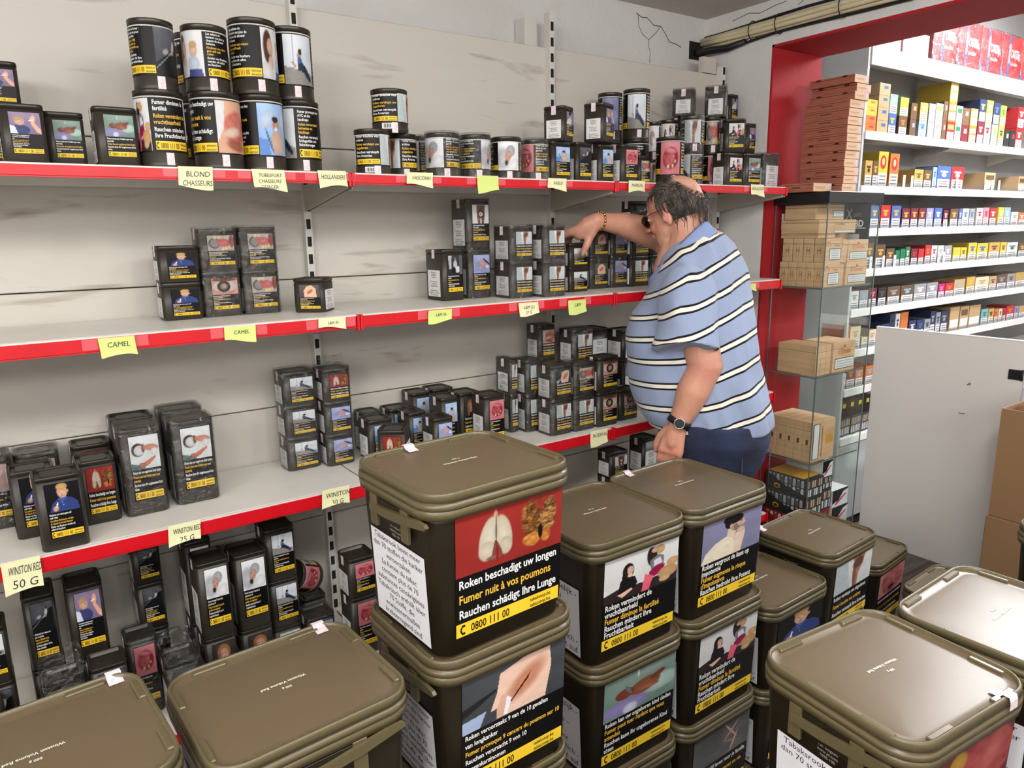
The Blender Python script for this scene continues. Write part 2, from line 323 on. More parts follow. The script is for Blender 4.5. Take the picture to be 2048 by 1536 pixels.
# picture descriptions: ('bg', colour, colour2) / ('e', cx, cy, rx, ry, angle, colour, softness) / ('p', points, colour) / ('n', cx, cy, rx, ry, angle, colour a, colour b, noise scale)
SK = (224, 178, 152); DK = (30, 26, 28)
PIC = {
'lungs': [('bg', (128, 36, 32), (146, 44, 38)),
  ('e', .355, .86, .020, .10, 0, (206, 160, 134), .4), ('e', .295, .50, .088, .36, -5, (212, 203, 182), .14), ('e', .425, .51, .080, .34, 5, (206, 196, 174), .14), ('e', .28, .30, .080, .16, 0, (204, 194, 172), .2), ('e', .45, .30, .060, .15, 0, (198, 188, 166), .2),
  ('p', [(.345,.44),(.365,.44),(.41,.26),(.42,.16),(.37,.08),(.31,.12),(.33,.30)], (112, 60, 54)), ('e', .36, .60, .006, .24, 0, (70, 30, 26), .5), ('e', .33, .16, .06, .03, 0, (140, 92, 84), .5), ('e', .37, .20, .012, .14, 0, (150, 24, 24), .5),
  ('n', .70, .56, .10, .34, 4, (30, 14, 8), (196, 132, 62), 22), ('n', .86, .60, .08, .32, -4, (24, 12, 8), (206, 150, 84), 24), ('n', .70, .25, .09, .12, 0, (140, 76, 26), (222, 164, 92), 18), ('n', .84, .26, .05, .12, 0, (120, 60, 20), (210, 140, 70), 18), ('e', .785, .34, .022, .12, 0, (20, 8, 6), .4), ('e', .775, .9, .018, .09, 0, (120, 60, 30), .3)],
'boy': [('bg', (14, 13, 16), (20, 18, 24)),
  ('p', [(.08,.0),(.16,.30),(.34,.46),(.52,.42),(.74,.46),(.93,.28),(.97,.0)], (46, 62, 118)), ('p', [(.36,.46),(.47,.34),(.56,.40),(.66,.47),(.6,.52),(.42,.52)], (66, 84, 142)), ('e', .47, .33, .012, .014, 0, (230, 230, 235), .3), ('e', .50, .22, .012, .014, 0, (230, 230, 235), .3),
  ('e', .50, .70, .155, .22, 4, (226, 180, 154), .12), ('e', .50, .88, .17, .13, 0, (206, 166, 104), .2), ('e', .67, .70, .03, .05, 0, (214, 160, 134), .3), ('e', .44, .71, .035, .012, 0, (90, 60, 50), .5), ('e', .57, .715, .035, .012, 0, (90, 60, 50), .5), ('e', .495, .63, .03, .035, 0, (208, 150, 124), .6), ('e', .485, .555, .045, .015, 0, (176, 92, 88), .5),
  ('e', .26, .12, .085, .10, -20, (218, 168, 140), .2), ('p', [(.27,.16),(.31,.34),(.34,.33),(.31,.15)], (238, 234, 226))],
'mother': [('bg', (196, 196, 196), (214, 214, 214)), ('p', [(0,.0),(0,.26),(.16,.28),(.5,.22),(1,.26),(1,0)], (44, 34, 34)), ('p', [(0,.20),(0,.33),(.22,.33),(.22,.28)], (206, 206, 204)),
  ('e', .31, .60, .075, .17, 0, (34, 24, 24), .12), ('p', [(.24,.62),(.22,.34),(.29,.36),(.31,.60)], (34, 24, 24)), ('e', .335, .61, .048, .085, 0, (226, 184, 166), .12), ('p', [(.31,.54),(.36,.54),(.37,.44),(.30,.44)], (216, 172, 152)), ('p', [(.29,.70),(.30,.58),(.26,.50),(.25,.66)], (34, 24, 24)), ('e', .355, .62, .008, .006, 0, (60, 40, 40), .4), ('p', [(.18,.12),(.21,.42),(.30,.46),(.40,.44),(.44,.28),(.38,.10)], (22, 20, 22)), ('p', [(.17,.14),(.22,.14),(.36,.20),(.38,.15),(.24,.04)], (220, 176, 156)),
  ('e', .63, .72, .07, .22, 4, (48, 34, 30), .15), ('e', .66, .86, .045, .06, 0, (220, 170, 148), .2), ('e', .74, .84, .06, .10, 0, (206, 164, 110), .15), ('p', [(.60,.64),(.62,.44),(.80,.42),(.80,.66),(.72,.74)], (112, 112, 116)), ('p', [(.66,.62),(.74,.66),(.78,.52),(.66,.48)], (206, 196, 214)), ('p', [(.60,.40),(.60,.22),(.78,.30),(.82,.46),(.70,.50)], (140, 22, 66)), ('p', [(.54,.38),(.50,.0),(.60,.0),(.66,.28)], (216, 92, 112)),
  ('e', .86, .26, .14, .14, 20, (206, 160, 112), .15), ('e', .93, .46, .09, .09, 0, (210, 166, 118), .15), ('e', .82, .12, .08, .07, 0, (216, 176, 130), .2)],
'man': [('bg', (112, 112, 142), (132, 130, 160)), ('p', [(.0,.0),(.06,.24),(.22,.42),(.40,.50),(.52,.42),(.58,.0)], (216, 206, 184)), ('p', [(.40,.50),(.42,.68),(.56,.60),(.54,.38)], (206, 190, 166)), ('e', .57, .74, .12, .17, -14, (204, 172, 150), .10), ('p', [(.66,.80),(.72,.72),(.68,.66),(.64,.72)], (196, 160, 138)), ('e', .50, .88, .17, .12, -8, (26, 22, 26), .12), ('e', .43, .78, .07, .11, 8, (26, 22, 26), .15), ('e', .47, .72, .030, .055, 0, (206, 168, 146), .15), ('p', [(.50,.68),(.54,.56),(.64,.54),(.67,.62),(.60,.66),(.55,.76)], (124, 100, 90)), ('e', .635, .775, .028, .010, -10, (40, 30, 30), .3),
  ('p', [(.54,.42),(.60,.58),(.70,.60),(.72,.44),(.66,.0),(.54,.0)], (212, 190, 172)), ('e', .64, .55, .07, .07, 0, (214, 186, 168), .2)],
'hand': [('bg', (52, 56, 60), (72, 76, 80)), ('p', [(0,0),(.0,.22),(.22,.26),(.16,0)], (150, 168, 200)), ('p', [(0,.3),(.14,.4),(.32,.56),(.32,.6),(.0,.46)], (30, 32, 34)), ('p', [(.35,.84),(.62,.98),(.84,.96),(.86,.60),(.80,.02),(.36,.02),(.34,.22),(.26,.20),(.32,.5)], (218, 184, 166)), ('e', .60, .52, .12, .30, -28, (206, 140, 108), .8), ('p', [(.46,.22),(.62,.52),(.66,.66),(.60,.54),(.45,.24)], (60, 22, 18)), ('p', [(.42,.02),(.46,.30),(.42,.36),(.36,.04)], (224, 226, 232)), ('p', [(.32,.2),(.36,.42),(.42,.40),(.38,.02),(.32,.02)], (204, 160, 142))],
'baby': [('bg', (96, 122, 112), (128, 150, 140)), ('e', .62, .90, .30, .16, 0, (150, 172, 164), .5), ('e', .30, .20, .34, .16, 0, (150, 140, 196), .3), ('e', .78, .40, .26, .20, 0, (176, 204, 196), .3), ('e', .36, .10, .10, .12, 0, (214, 214, 232), .3), ('e', .56, .50, .22, .17, 14, (146, 86, 62), .15), ('e', .28, .50, .13, .12, 0, (132, 62, 48), .15), ('e', .33, .56, .03, .12, 20, (110, 120, 130), .3), ('e', .60, .42, .16, .05, -10, (170, 104, 76), .3), ('e', .74, .62, .12, .06, 30, (120, 62, 46), .2), ('e', .46, .88, .014, .12, 0, (220, 232, 228), .3)],
'leg': [('bg', (196, 204, 206), (222, 226, 228)), ('p', [(0,0),(.0,1),(.30,1),(.36,.5),(.42,0)], (178, 190, 190)), ('p', [(.44,1),(.50,.78),(.46,.5),(.50,.0),(.62,.0),(.64,.40),(.74,.62),(.80,1)], (170, 118, 92)), ('e', .60, .74, .13, .18, -20, (112, 70, 58), .4), ('e', .53, .3, .04, .3, 0, (140, 92, 74), .6)],
'mouth': [('bg', (190, 104, 112), (206, 130, 136)), ('e', .52, .50, .38, .34, 10, (150, 44, 60), .2), ('n', .46, .52, .28, .24, 20, (120, 26, 40), (204, 104, 106), 9), ('e', .50, .74, .32, .07, -8, (214, 128, 130), .4), ('e', .40, .24, .06, .06, 0, (224, 208, 160), .3), ('e', .62, .26, .05, .06, 0, (220, 200, 150), .3), ('e', .74, .40, .05, .05, 0, (214, 190, 140), .3)],
'teeth': [('bg', (150, 140, 132), (176, 168, 160)), ('e', .26, .50, .22, .34, 0, (90, 86, 84), .1), ('e', .28, .50, .17, .27, 0, (150, 146, 140), .15), ('n', .60, .54, .26, .26, 10, (150, 60, 66), (206, 120, 118), 9), ('e', .30, .86, .07, .10, 0, (224, 204, 150), .3), ('e', .46, .90, .07, .09, 0, (228, 208, 156), .3), ('e', .58, .14, .06, .14, 0, (232, 214, 160), .25), ('e', .70, .16, .06, .13, 0, (228, 208, 152), .25), ('e', .82, .20, .05, .13, 0, (224, 202, 146), .25), ('e', .92, .6, .10, .4, 0, (140, 66, 60), .4)],
'eye': [('bg', (176, 120, 104), (206, 152, 132)), ('e', .50, .50, .48, .34, 0, (214, 206, 200), .1), ('e', .46, .50, .25, .34, 0, (34, 30, 34), .12), ('e', .46, .50, .15, .22, 0, (142, 120, 98), .3), ('e', .48, .52, .09, .14, 0, (190, 160, 124), .5), ('e', .5, .92, .5, .10, 0, (110, 66, 54), .4)],
'patient': [('bg', (120, 160, 214), (166, 196, 232)), ('e', .30, .70, .26, .16, 30, (196, 214, 238), .3), ('e', .56, .58, .12, .15, 0, (196, 152, 128), .15), ('e', .56, .50, .07, .05, 0, (230, 234, 240), .2), ('e', .55, .70, .11, .06, 0, (50, 42, 40), .2), ('e', .60, .24, .26, .24, -14, (214, 182, 166), .15), ('p', [(.0,.0),(.0,.34),(.28,.30),(.34,.0)], (92, 132, 196)), ('e', .32, .28, .03, .26, 24, (60, 112, 150), .3), ('e', .86, .7, .12, .2, 0, (210, 222, 240), .3)],
'strokeman': [('bg', (186, 194, 202), (216, 222, 228)), ('p', [(0,0),(0,.36),(.5,.30),(1,.22),(1,0)], (134, 130, 124)), ('p', [(.28,1),(.28,.36),(.31,.36),(.31,1)], (150, 158, 168)), ('p', [(.56,1),(.56,.33),(.58,.33),(.58,1)], (160, 168, 176)), ('e', .52, .66, .06, .07, 0, (44, 34, 32), .2), ('e', .50, .44, .08, .15, 10, (70, 96, 152), .15), ('p', [(.44,.42),(.58,.46),(.78,.30),(.92,.10),(.84,.06),(.62,.24),(.42,.30)], (34, 40, 62)), ('e', .45, .58, .04, .05, 0, (196, 150, 128), .2), ('e', .30, .40, .09, .03, -40, (196, 150, 128), .2)],
'turban': [('bg', (214, 214, 218), (232, 232, 236)), ('e', .24, .40, .30, .36, 0, (196, 198, 204), .5), ('e', .56, .66, .22, .20, 30, (176, 182, 190), .15), ('e', .46, .50, .14, .19, -24, (208, 160, 140), .12), ('e', .40, .54, .03, .012, -20, (60, 44, 44), .4), ('e', .50, .46, .03, .012, -20, (60, 44, 44), .4), ('e', .42, .40, .035, .014, -20, (150, 84, 80), .4), ('e', .38, .26, .08, .09, 0, (60, 44, 40), .3), ('e', .74, .20, .30, .20, 20, (240, 240, 242), .4)],
'bodybag': [('bg', (46, 48, 54), (96, 98, 106)), ('p', [(0,.0),(.0,.26),(.36,.44),(.9,.78),(1,.76),(1,0)], (18, 18, 20)), ('e', .34, .50, .11, .06, 14, (176, 172, 168), .2), ('e', .66, .62, .07, .17, -18, (196, 190, 188), .15), ('e', .70, .80, .05, .07, 0, (70, 60, 58), .2), ('e', .58, .50, .14, .035, 24, (160, 156, 154), .3), ('p', [(.0,.12),(.5,.46),(.5,.48),(.0,.15)], (120, 122, 128))],
'smokehand': [('bg', (112, 98, 128), (146, 130, 160)), ('e', .30, .18, .34, .24, 0, (62, 70, 122), .15), ('p', [(.0,.0),(.0,.4),(.16,.34),(.24,.0)], (206, 208, 226)), ('e', .32, .58, .16, .19, 0, (222, 176, 154), .12), ('e', .28, .72, .17, .10, 10, (196, 160, 116), .2), ('e', .40, .58, .02, .02, 0, (70, 50, 50), .3), ('p', [(.66,.74),(.78,.90),(.84,.80),(.82,.50),(1.0,.20),(1.0,.0),(.86,.1),(.70,.44)], (218, 164, 138)), ('p', [(.62,.60),(.78,.66),(.78,.69),(.62,.63)], (240, 238, 232))],
'scar': [('bg', (70, 66, 64), (96, 92, 88)), ('p', [(.25,0),(.22,.5),(.36,.86),(.60,.96),(.80,.70),(.84,0)], (222, 182, 154)), ('e', .52, .46, .10, .20, -34, (206, 136, 104), .7), ('p', [(.42,.30),(.62,.58),(.64,.57),(.44,.29)], (96, 40, 30))],
'clinic': [('bg', (130, 140, 190), (174, 184, 224)), ('e', .52, .52, .24, .17, -24, (214, 168, 166), .15), ('e', .26, .46, .14, .16, 0, (158, 172, 200), .15), ('e', .80, .62, .05, .30, 50, (40, 44, 60), .2), ('e', .84, .34, .12, .09, 0, (232, 232, 240), .2), ('e', .60, .24, .18, .06, 24, (206, 156, 156), .2)],
'wheelchair': [('bg', (30, 32, 36), (60, 62, 66)), ('p', [(.05,1),(.12,.3),(.26,.3),(.28,1)], (170, 172, 176)), ('e', .52, .80, .06, .09, 0, (140, 130, 124), .2), ('e', .52, .52, .13, .22, 0, (196, 198, 200), .15), ('e', .66, .26, .18, .18, 0, (214, 216, 218), .15), ('e', .42, .22, .13, .17, 0, (14, 14, 16), .1), ('p', [(.8,1),(.8,0),(1,0),(1,1)], (84, 86, 88))],
'impotence': [('bg', (206, 208, 208), (226, 226, 226)), ('p', [(.26,1),(.28,.40),(.34,.0),(.48,.0),(.50,.36),(.54,.36),(.56,.0),(.70,.0),(.76,.4),(.78,1)], (112, 74, 62)), ('e', .52, .50, .17, .20, 0, (60, 34, 30), .3), ('e', .52, .50, .12, .13, 30, (232, 230, 226), .15), ('e', .50, .52, .03, .04, 0, (40, 30, 30), .2)],
'face': [('bg', (40, 36, 38), (70, 62, 60)), ('e', .50, .58, .30, .36, 0, (176, 126, 74), .2), ('e', .50, .48, .20, .26, 0, (222, 172, 152), .15), ('e', .42, .54, .04, .015, 0, (70, 50, 44), .4), ('e', .58, .54, .04, .015, 0, (70, 50, 44), .4), ('e', .52, .30, .12, .09, 20, (206, 150, 130), .2), ('e', .30, .3, .08, .3, 0, (160, 108, 60), .4)],
'bruise': [('bg', (196, 150, 124), (214, 168, 142)), ('p', [(0,1),(0,.2),(.2,.5),(.26,1)], (206, 206, 210)), ('n', .60, .50, .40, .30, 10, (170, 70, 66), (214, 140, 120), 7), ('e', .46, .40, .30, .10, 8, (236, 206, 186), .6), ('e', .56, .14, .3, .1, -8, (170, 100, 76), .5)],
'smokewoman': [('bg', (196, 198, 200), (216, 216, 218)), ('e', .22, .62, .16, .34, 0, (84, 54, 40), .15), ('e', .30, .64, .11, .17, 0, (220, 178, 158), .12), ('e', .30, .32, .10, .16, -10, (222, 184, 166), .2), ('e', .68, .58, .13, .15, 0, (224, 184, 162), .12), ('e', .68, .70, .13, .08, 0, (206, 170, 116), .2), ('e', .66, .28, .20, .18, 0, (196, 206, 226), .15), ('p', [(.46,.0),(.5,.16),(.92,.16),(.96,.0)], (56, 66, 118)), ('e', .16, .12, .2, .2, 0, (226, 224, 224), .3)],
'deadman': [('bg', (92, 96, 130), (130, 134, 168)), ('e', .40, .60, .2, .2, 0, (44, 38, 40), .2), ('e', .70, .40, .26, .22, 0, (140, 152, 206), .2), ('e', .50, .48, .12, .12, 0, (196, 160, 146), .2)],
'mask': [('bg', (206, 206, 210), (222, 222, 226)), ('e', .40, .50, .22, .3, 0, (196, 160, 146), .3), ('e', .56, .40, .16, .2, 0, (220, 224, 230), .2)],
'throat': [('bg', (140, 120, 122), (170, 150, 150)), ('e', .50, .50, .30, .40, 0, (206, 150, 140), .2), ('e', .56, .36, .09, .12, 20, (50, 22, 22), .3), ('e', .30, .30, .1, .1, 0, (30, 28, 34), .3), ('e', .66, .66, .2, .1, 30, (226, 186, 174), .5)],
'crib': [('bg', (196, 204, 206), (224, 228, 230)), ('p', [(0,0),(0,.20),(.4,.10),(.5,0)], (70, 96, 96)), ('e', .28, .58, .22, .20, 0, (70, 40, 36), .12), ('e', .32, .56, .18, .16, 0, (226, 228, 228), .15), ('e', .46, .62, .06, .13, 0, (150, 76, 66), .3), ('e', .72, .62, .26, .10, -4, (214, 150, 128), .2), ('e', .82, .48, .13, .11, 20, (236, 236, 236), .15), ('p', [(.30,.10),(.46,.20),(.84,.36),(.86,.30),(.60,.10),(.34,.03)], (190, 112, 92)), ('e', .40, .12, .13, .07, -10, (186, 106, 86), .2)],
'cross': [('bg', (104, 104, 104), (60, 62, 62)), ('e', .66, .62, .018, .30, 24, (206, 160, 140), .4), ('e', .66, .62, .018, .26, -32, (196, 150, 132), .4), ('e', .72, .28, .02, .26, -14, (214, 170, 150), .4), ('e', .66, .34, .012, .14, 60, (196, 150, 132), .4)],
'smoke': [('bg', (60, 62, 64), (120, 122, 124)), ('e', .50, .50, .16, .4, 20, (150, 150, 150), .8), ('e', .44, .4, .05, .3, 10, (206, 206, 206), .8), ('e', .7, .6, .1, .3, -20, (130, 130, 130), .8)],
'throat2': [('bg', (196, 130, 126), (216, 150, 146)), ('n', .5, .5, .4, .45, 0, (140, 60, 66), (220, 150, 146), 6), ('e', .50, .2, .12, .08, 0, (90, 24, 30), .4)],
'tongue': [('bg', (64, 30, 24), (110, 50, 44)), ('n', .66, .5, .36, .48, -10, (120, 34, 40), (176, 84, 80), 6), ('e', .34, .74, .10, .16, 0, (196, 150, 60), .3), ('e', .2, .5, .14, .2, 0, (150, 110, 66), .5), ('e', .76, .6, .12, .34, -12, (186, 96, 92), .7)],
}
def paint(name, nx, ny):
    u, v = np.meshgrid(np.linspace(0, 1, nx+1), np.linspace(0, 1, ny+1))
    img = np.zeros((ny+1, nx+1, 3))
    for sh in PIC[name]:
        if sh[0] == 'bg':
            a, b = np.array(sh[1], float), np.array(sh[2], float)
            t = np.clip(0.5*v+0.5*vnoise(u, v, 5, 3), 0, 1)[..., None]; img = a*(1-t)+b*t
        elif sh[0] in 'en':
            cx, cy, rx, ry, an = sh[1:6]; t = math.radians(an)
            du, dv = u-cx, v-cy
            p = (du*math.cos(t)+dv*math.sin(t))/rx; q = (-du*math.sin(t)+dv*math.cos(t))/ry
            d = np.sqrt(p*p+q*q)
            if sh[0] == 'e':
                c = np.array(sh[6], float)*.94*(1.0-0.12*np.clip(d, 0, 1)[..., None]+0.05*(vnoise(u, v, 14, 5)-.5)[..., None]); soft = sh[7]
            else:
                n = np.clip(vnoise(u, v, sh[8], 1)*.6+vnoise(u, v, sh[8]*2.3, 2)*.5-.05, 0, 1)[..., None]
                c = np.array(sh[6], float)*(1-n)+np.array(sh[7], float)*n; soft = .18; d = d+.25*(vnoise(u, v, sh[8]*.6, 9)-.5)
            al = np.clip((1+soft*.5-d)/max(soft, .02), 0, 1)[..., None]
            img = img*(1-al)+c*al
        else:
            pts = sh[1]; inside = np.zeros(u.shape, bool); j = len(pts)-1
            for i in range(len(pts)):
                xi, yi = pts[i]; xj, yj = pts[j]
                with np.errstate(divide='ignore', invalid='ignore'):
                    inside ^= ((yi > v) != (yj > v)) & (u < (xj-xi)*(v-yi)/((yj-yi) or 1e-9)+xi)
                j = i
            img[inside] = np.array(sh[2], float)*(1+.06*(vnoise(u, v, 12, 4)[inside][:, None]-.5))
    img = np.clip(img, 0, 255)/255.0
    return np.where(img <= .04045, img/12.92, ((img+.055)/1.055)**2.4)

T_LUNG = ('Roken beschadigt uw longen', 'Fumer nuit à vos poumons', 'Rauchen schädigt Ihre Lunge')
T_BABY = ('Fumer peut tuer l\'enfant que vous attendez', 'Roken kan uw ongeboren kind doden', 'Rauchen kann Ihr ungeborenes Kind töten')
T_LEG = ('Fumer bouche vos artères', 'Roken verstopt uw slagaderen', 'Rauchen verstopft Ihre Arterien')
T_AVC = ('Fumer provoque des AVC et des handicaps', 'Roken veroorzaakt beroertes en handicaps', 'Rauchen verursacht Schlaganfälle und Behinderungen')
T_MOUTH = ('Fumer nuit à vos dents et à vos gencives', 'Roken beschadigt uw gebit en tandvlees', 'Rauchen schädigt Zähne und Zahnfleisch')
T_THROAT = ('Fumer provoque le cancer de la bouche et de la gorge', 'Roken veroorzaakt mond- en keelkanker', 'Rauchen verursacht Mund-, Rachen- und Kehlkopfkrebs')
T_KID = ('Kinderen van rokers gaan zelf vaak roken', 'Les enfants de fumeurs ont plus de risques de devenir fumeurs', 'Kinder von Rauchern werden oft selbst zu Rauchern')
T_CANC = ('Fumer provoque 9 cancers du poumon sur 10', 'Roken veroorzaakt 9 van de 10 gevallen van longkanker', 'Rauchen verursacht 9 von 10 Lungenkarzinomen')
T_STOP = ('Arrêtez de fumer : restez en vie pour vos proches', 'Stop nu - blijf leven voor je naaste familie en vrienden', 'Das Rauchen aufgeben - für Ihre Lieben weiterleben')
T_FERT = ('Fumer diminue la fertilité', 'Roken vermindert de vruchtbaarheid', 'Rauchen mindert Ihre Fruchtbarkeit')
T_IMP = ('Fumer augmente le risque d\'impuissance', 'Roken vergroot de kans op impotentie', 'Rauchen bedroht Ihre Potenz')
T_EYE = ('Fumer augmente le risque de devenir aveugle', 'Roken verhoogt het risico op blindheid', 'Rauchen erhöht das Risiko zu erblinden')
T_FAM = ('Votre fumée est dangereuse pour vos enfants, votre famille et vos amis', 'Uw rook is schadelijk voor uw kinderen, familie en vrienden', 'Wenn Sie rauchen, schaden Sie Ihren Kindern, Ihrer Familie, Ihren Freunden')
TXT = dict(lungs=T_LUNG, boy=T_KID, mother=T_FERT, man=T_IMP, hand=T_LUNG, baby=T_BABY, leg=T_LEG, mouth=T_MOUTH, teeth=T_THROAT, eye=T_EYE,
    patient=T_AVC, strokeman=T_AVC, turban=T_CANC, bodybag=T_STOP, smokehand=T_FAM, scar=T_CANC, clinic=T_AVC, wheelchair=T_AVC, impotence=T_IMP,
    face=T_LUNG, bruise=T_LUNG, smokewoman=('Les enfants de fumeurs ont plus de risques de devenir fumeurs', 'Kinderen van rokers gaan zelf vaak roken', 'Kinder von Rauchern werden oft selbst zu Rauchern'),
    deadman=T_STOP, mask=T_CANC, throat=T_THROAT, crib=('Roken kan uw ongeboren kind doden', 'Fumer peut tuer l\'enfant que vous attendez', 'Rauchen kann Ihr ungeborenes Kind töten'))
WH = (228, 228, 226); YE = (222, 178, 60); BAR = (232, 194, 50); BK = (12, 11, 12)

def wrap_lines(t, width):
    out = []; cur = ''
    for w in t.split(' '):
        if cur and len(cur)+1+len(w) > width: out.append(cur); cur = w
        else: cur = (cur+' '+w) if cur else w
    out.append(cur); return out
def text_block(a, texts, x0, x1, y1, y0, chars, z, bold, blank=0.35, cond=.8):
    """three languages, the middle one yellow, filling the block from y1 (top) down to y0"""
    L = []
    for i, t in enumerate(texts):
        for l in wrap_lines(t, chars): L.append((l, YE if i == 1 else WH))
        if blank and i < 2: L.append((None, None))
    units = sum(blank if l is None else 1.0 for l, _ in L)
    pitch = (y1-y0)/units; y = y1
    for l, c in L:
        if l is None: y -= pitch*blank; continue
        y -= pitch
        a.text(l, x0, y+pitch*.22, pitch*.98, c, z, maxw=(x1-x0), bold=bold, cond=cond)
def phone_bar(a, x0, y0, x1, y1, z, url=True, aspect=1.0, nx=1):
    h = y1-y0; w = x1-x0
    a.quad(x0, y0, x1, y1, BAR, z, nx, 1)
    # handset
    cx, cy, s = x0+w*.07, y0+h*.5, h*.36
    pts = []
    for k in range(7):
        t = math.radians(120+k*20); pts.append((cx+s*.95*math.cos(t)*aspect, cy+s*math.sin(t)))
    for k in range(6, -1, -1):
        t = math.radians(120+k*20); pts.append((cx+s*.60*math.cos(t)*aspect, cy+s*.66*math.sin(t)))
    a.poly(pts, BK, z*2)
    for sgn in (1, -1): a.quad(cx-s*.55*aspect, cy+sgn*s*.78-s*.22, cx+s*.22*aspect, cy+sgn*s*.78+s*.22, BK, z*2)
    a.text('0800 111 00', x0+w*.13, y0+h*.17, h*.86, BK, z*2, maxw=w*(.52 if url else .8), bold=.012, cond=.8*aspect)
    if url:
        a.text('tabakstop.be', x0+w*.70, y0+h*.56, h*.40, BK, z*2, maxw=w*.27, bold=.01, cond=aspect)
        a.text('tabacstop.be', x0+w*.70, y0+h*.12, h*.40, BK, z*2, maxw=w*.27, bold=.01, cond=aspect)

_lab = {}
def tin_label(des):
    """unit-square front label of the tins, in the local x-z plane facing -y"""
    if des in _lab: return _lab[des]
    a = Art(); e = 0.0002
    a.quad(0, 0, 1, 1, BK)
    a.grid(0.02, .48, .98, .99, paint(des, 40, 40), e)
    text_block(a, TXT[des], .05, .96, .46, .145, 33, e, .02, .10, 1.05)
    phone_bar(a, .05, .015, .97, .125, e, True, 1.4)
    me = a.mesh('health_label_'+des, lambda x, y, z: (x-.5, -z, y)); _lab[des] = me; return me
def round_label(des):
    """label band wound round a unit cylinder: text panel, picture, text panel, picture"""
    k = 'R'+des
    if k in _lab: return _lab[k]
    a = Art(); e = .0004; L = 2*PI
    a.quad(0, 0, L, 1, BK, 0, 64, 1)
    for s in (0, 1):
        x = s*PI
        text_block(a, TXT[des], x+.08, x+1.54, .96, .24, 19, e*10, .02, .18, 1.75)
        phone_bar(a, x+.08, .04, x+1.56, .20, e*7, True, 1.6, 12)
        a.grid(x+1.60, .02, x+3.06, .98, paint(des, 34, 34), e*8)
    me = a.mesh('health_label_'+des, lambda x, y, z: (math.cos(x-PI/2)*(1+z), math.sin(x-PI/2)*(1+z), y)); _lab[k] = me; return me
def side_label():
    if 'side' in _lab: return _lab['side']
    a = Art(); a.quad(0, 0, 1, 1, (222, 221, 221))
    L = ['Roken is', 'dodelijk -', 'Stop nu', '', 'Fumer tue -', 'Arrêtez', 'maintenant', '', 'Rauchen ist', 'tödlich - Hören', 'Sie jetzt auf']
    for i, l in enumerate(L):
        if l: a.text(l, .5, .94-.084*(i+1)+.02, .085, (30, 30, 32), .0002, 'C', maxw=.88, bold=.01, cond=1.5)
    me = a.mesh('warning_text_label', lambda x, y, z: (-z, .5-x, y)); _lab['side'] = me; return me

# ------------------------------------------------------------------ the setting
def struct(name, mb, m, label=None):
    o = mb.build(name, m); o['kind'] = 'structure'
    if label: o['label'] = label
    return o
# floor with planks
fl = MB().box(-2.6, 7.2, -3.2, 2.6, -0.12, -0.012).build('floor', M['floor']); fl['kind'] = 'structure'
fl['label'] = 'dark wood-look plank floor of both rooms'
plank = {}
for i in range(44):
    y0 = -2.6+i*0.118
    if y0 > 2.1: break
    x = -2.4+(i*0.47 % 1.1)
    while x < 6.8:
        if x > 1.2 and y0 > 0.2 and x < 4.6:
            k = (i*7+int(x*3)) % 2
            if k not in plank: plank[k] = MB().bbox(0, 1.096, 0, 0.116, -0.012, 0, 0.0012).mesh('floor_plank', [M['floor'] if k else M['floor2']])
            mesh_obj('floor_plank', plank[k], fl, loc=(x, y0, 0))
        x += 1.1
MB_rest = MB().box(-2.5, 6.9, -3.1, 2.4, -0.0119, -0.002)
o = MB_rest.build('floor_underlay', M['floor'], fl)

struct('ceiling', MB().box(-2.6, 2.925, -3.2, 2.4, 2.475, 2.6).box(2.8, 7.2, -3.2, 2.4, 2.92, 3.05), M['ceiling'], 'stained grey ceiling above the shelving')
# back wall with plaster, and cracks as recessed dark hairlines
struct('wall_back', MB().box(-2.6, 2.6, 2.24, 2.4, 0, 2.475), M['plaster'], 'white plastered wall behind the shelving')
def crack(name, pts, parent, r=0.0012):
    MB().tube(pts, r, 4).build(name, M['slot'], parent)
wb = bpy.data.objects['wall_back']
crack('plaster_crack', [(2.19, 2.24, 2.445), (2.22, 2.24, 2.433), (2.25, 2.24, 2.436), (2.29, 2.24, 2.412), (2.33, 2.24, 2.414), (2.36, 2.24, 2.385), (2.38, 2.24, 2.362), (2.42, 2.24, 2.358), (2.45, 2.24, 2.350)], wb, .0016)
crack('plaster_crack', [(2.20, 2.24, 2.44), (2.205, 2.24, 2.40), (2.225, 2.24, 2.372), (2.262, 2.24, 2.355), (2.30, 2.24, 2.385), (2.325, 2.24, 2.41)], wb)
crack('plaster_crack', [(2.262, 2.24, 2.355), (2.262, 2.24, 2.33), (2.272, 2.24, 2.31), (2.27, 2.24, 2.27)], wb)
# side wall with the wide opening into the counter room
sw = MB().box(2.6, 2.925, 1.905, 2.4, 0, 2.93).box(2.6, 2.925, -3.2, 1.905, 2.31, 2.93)
struct('wall_right', sw, M['plaster'], 'white plastered wall around the red opening')
wr = bpy.data.objects['wall_right']
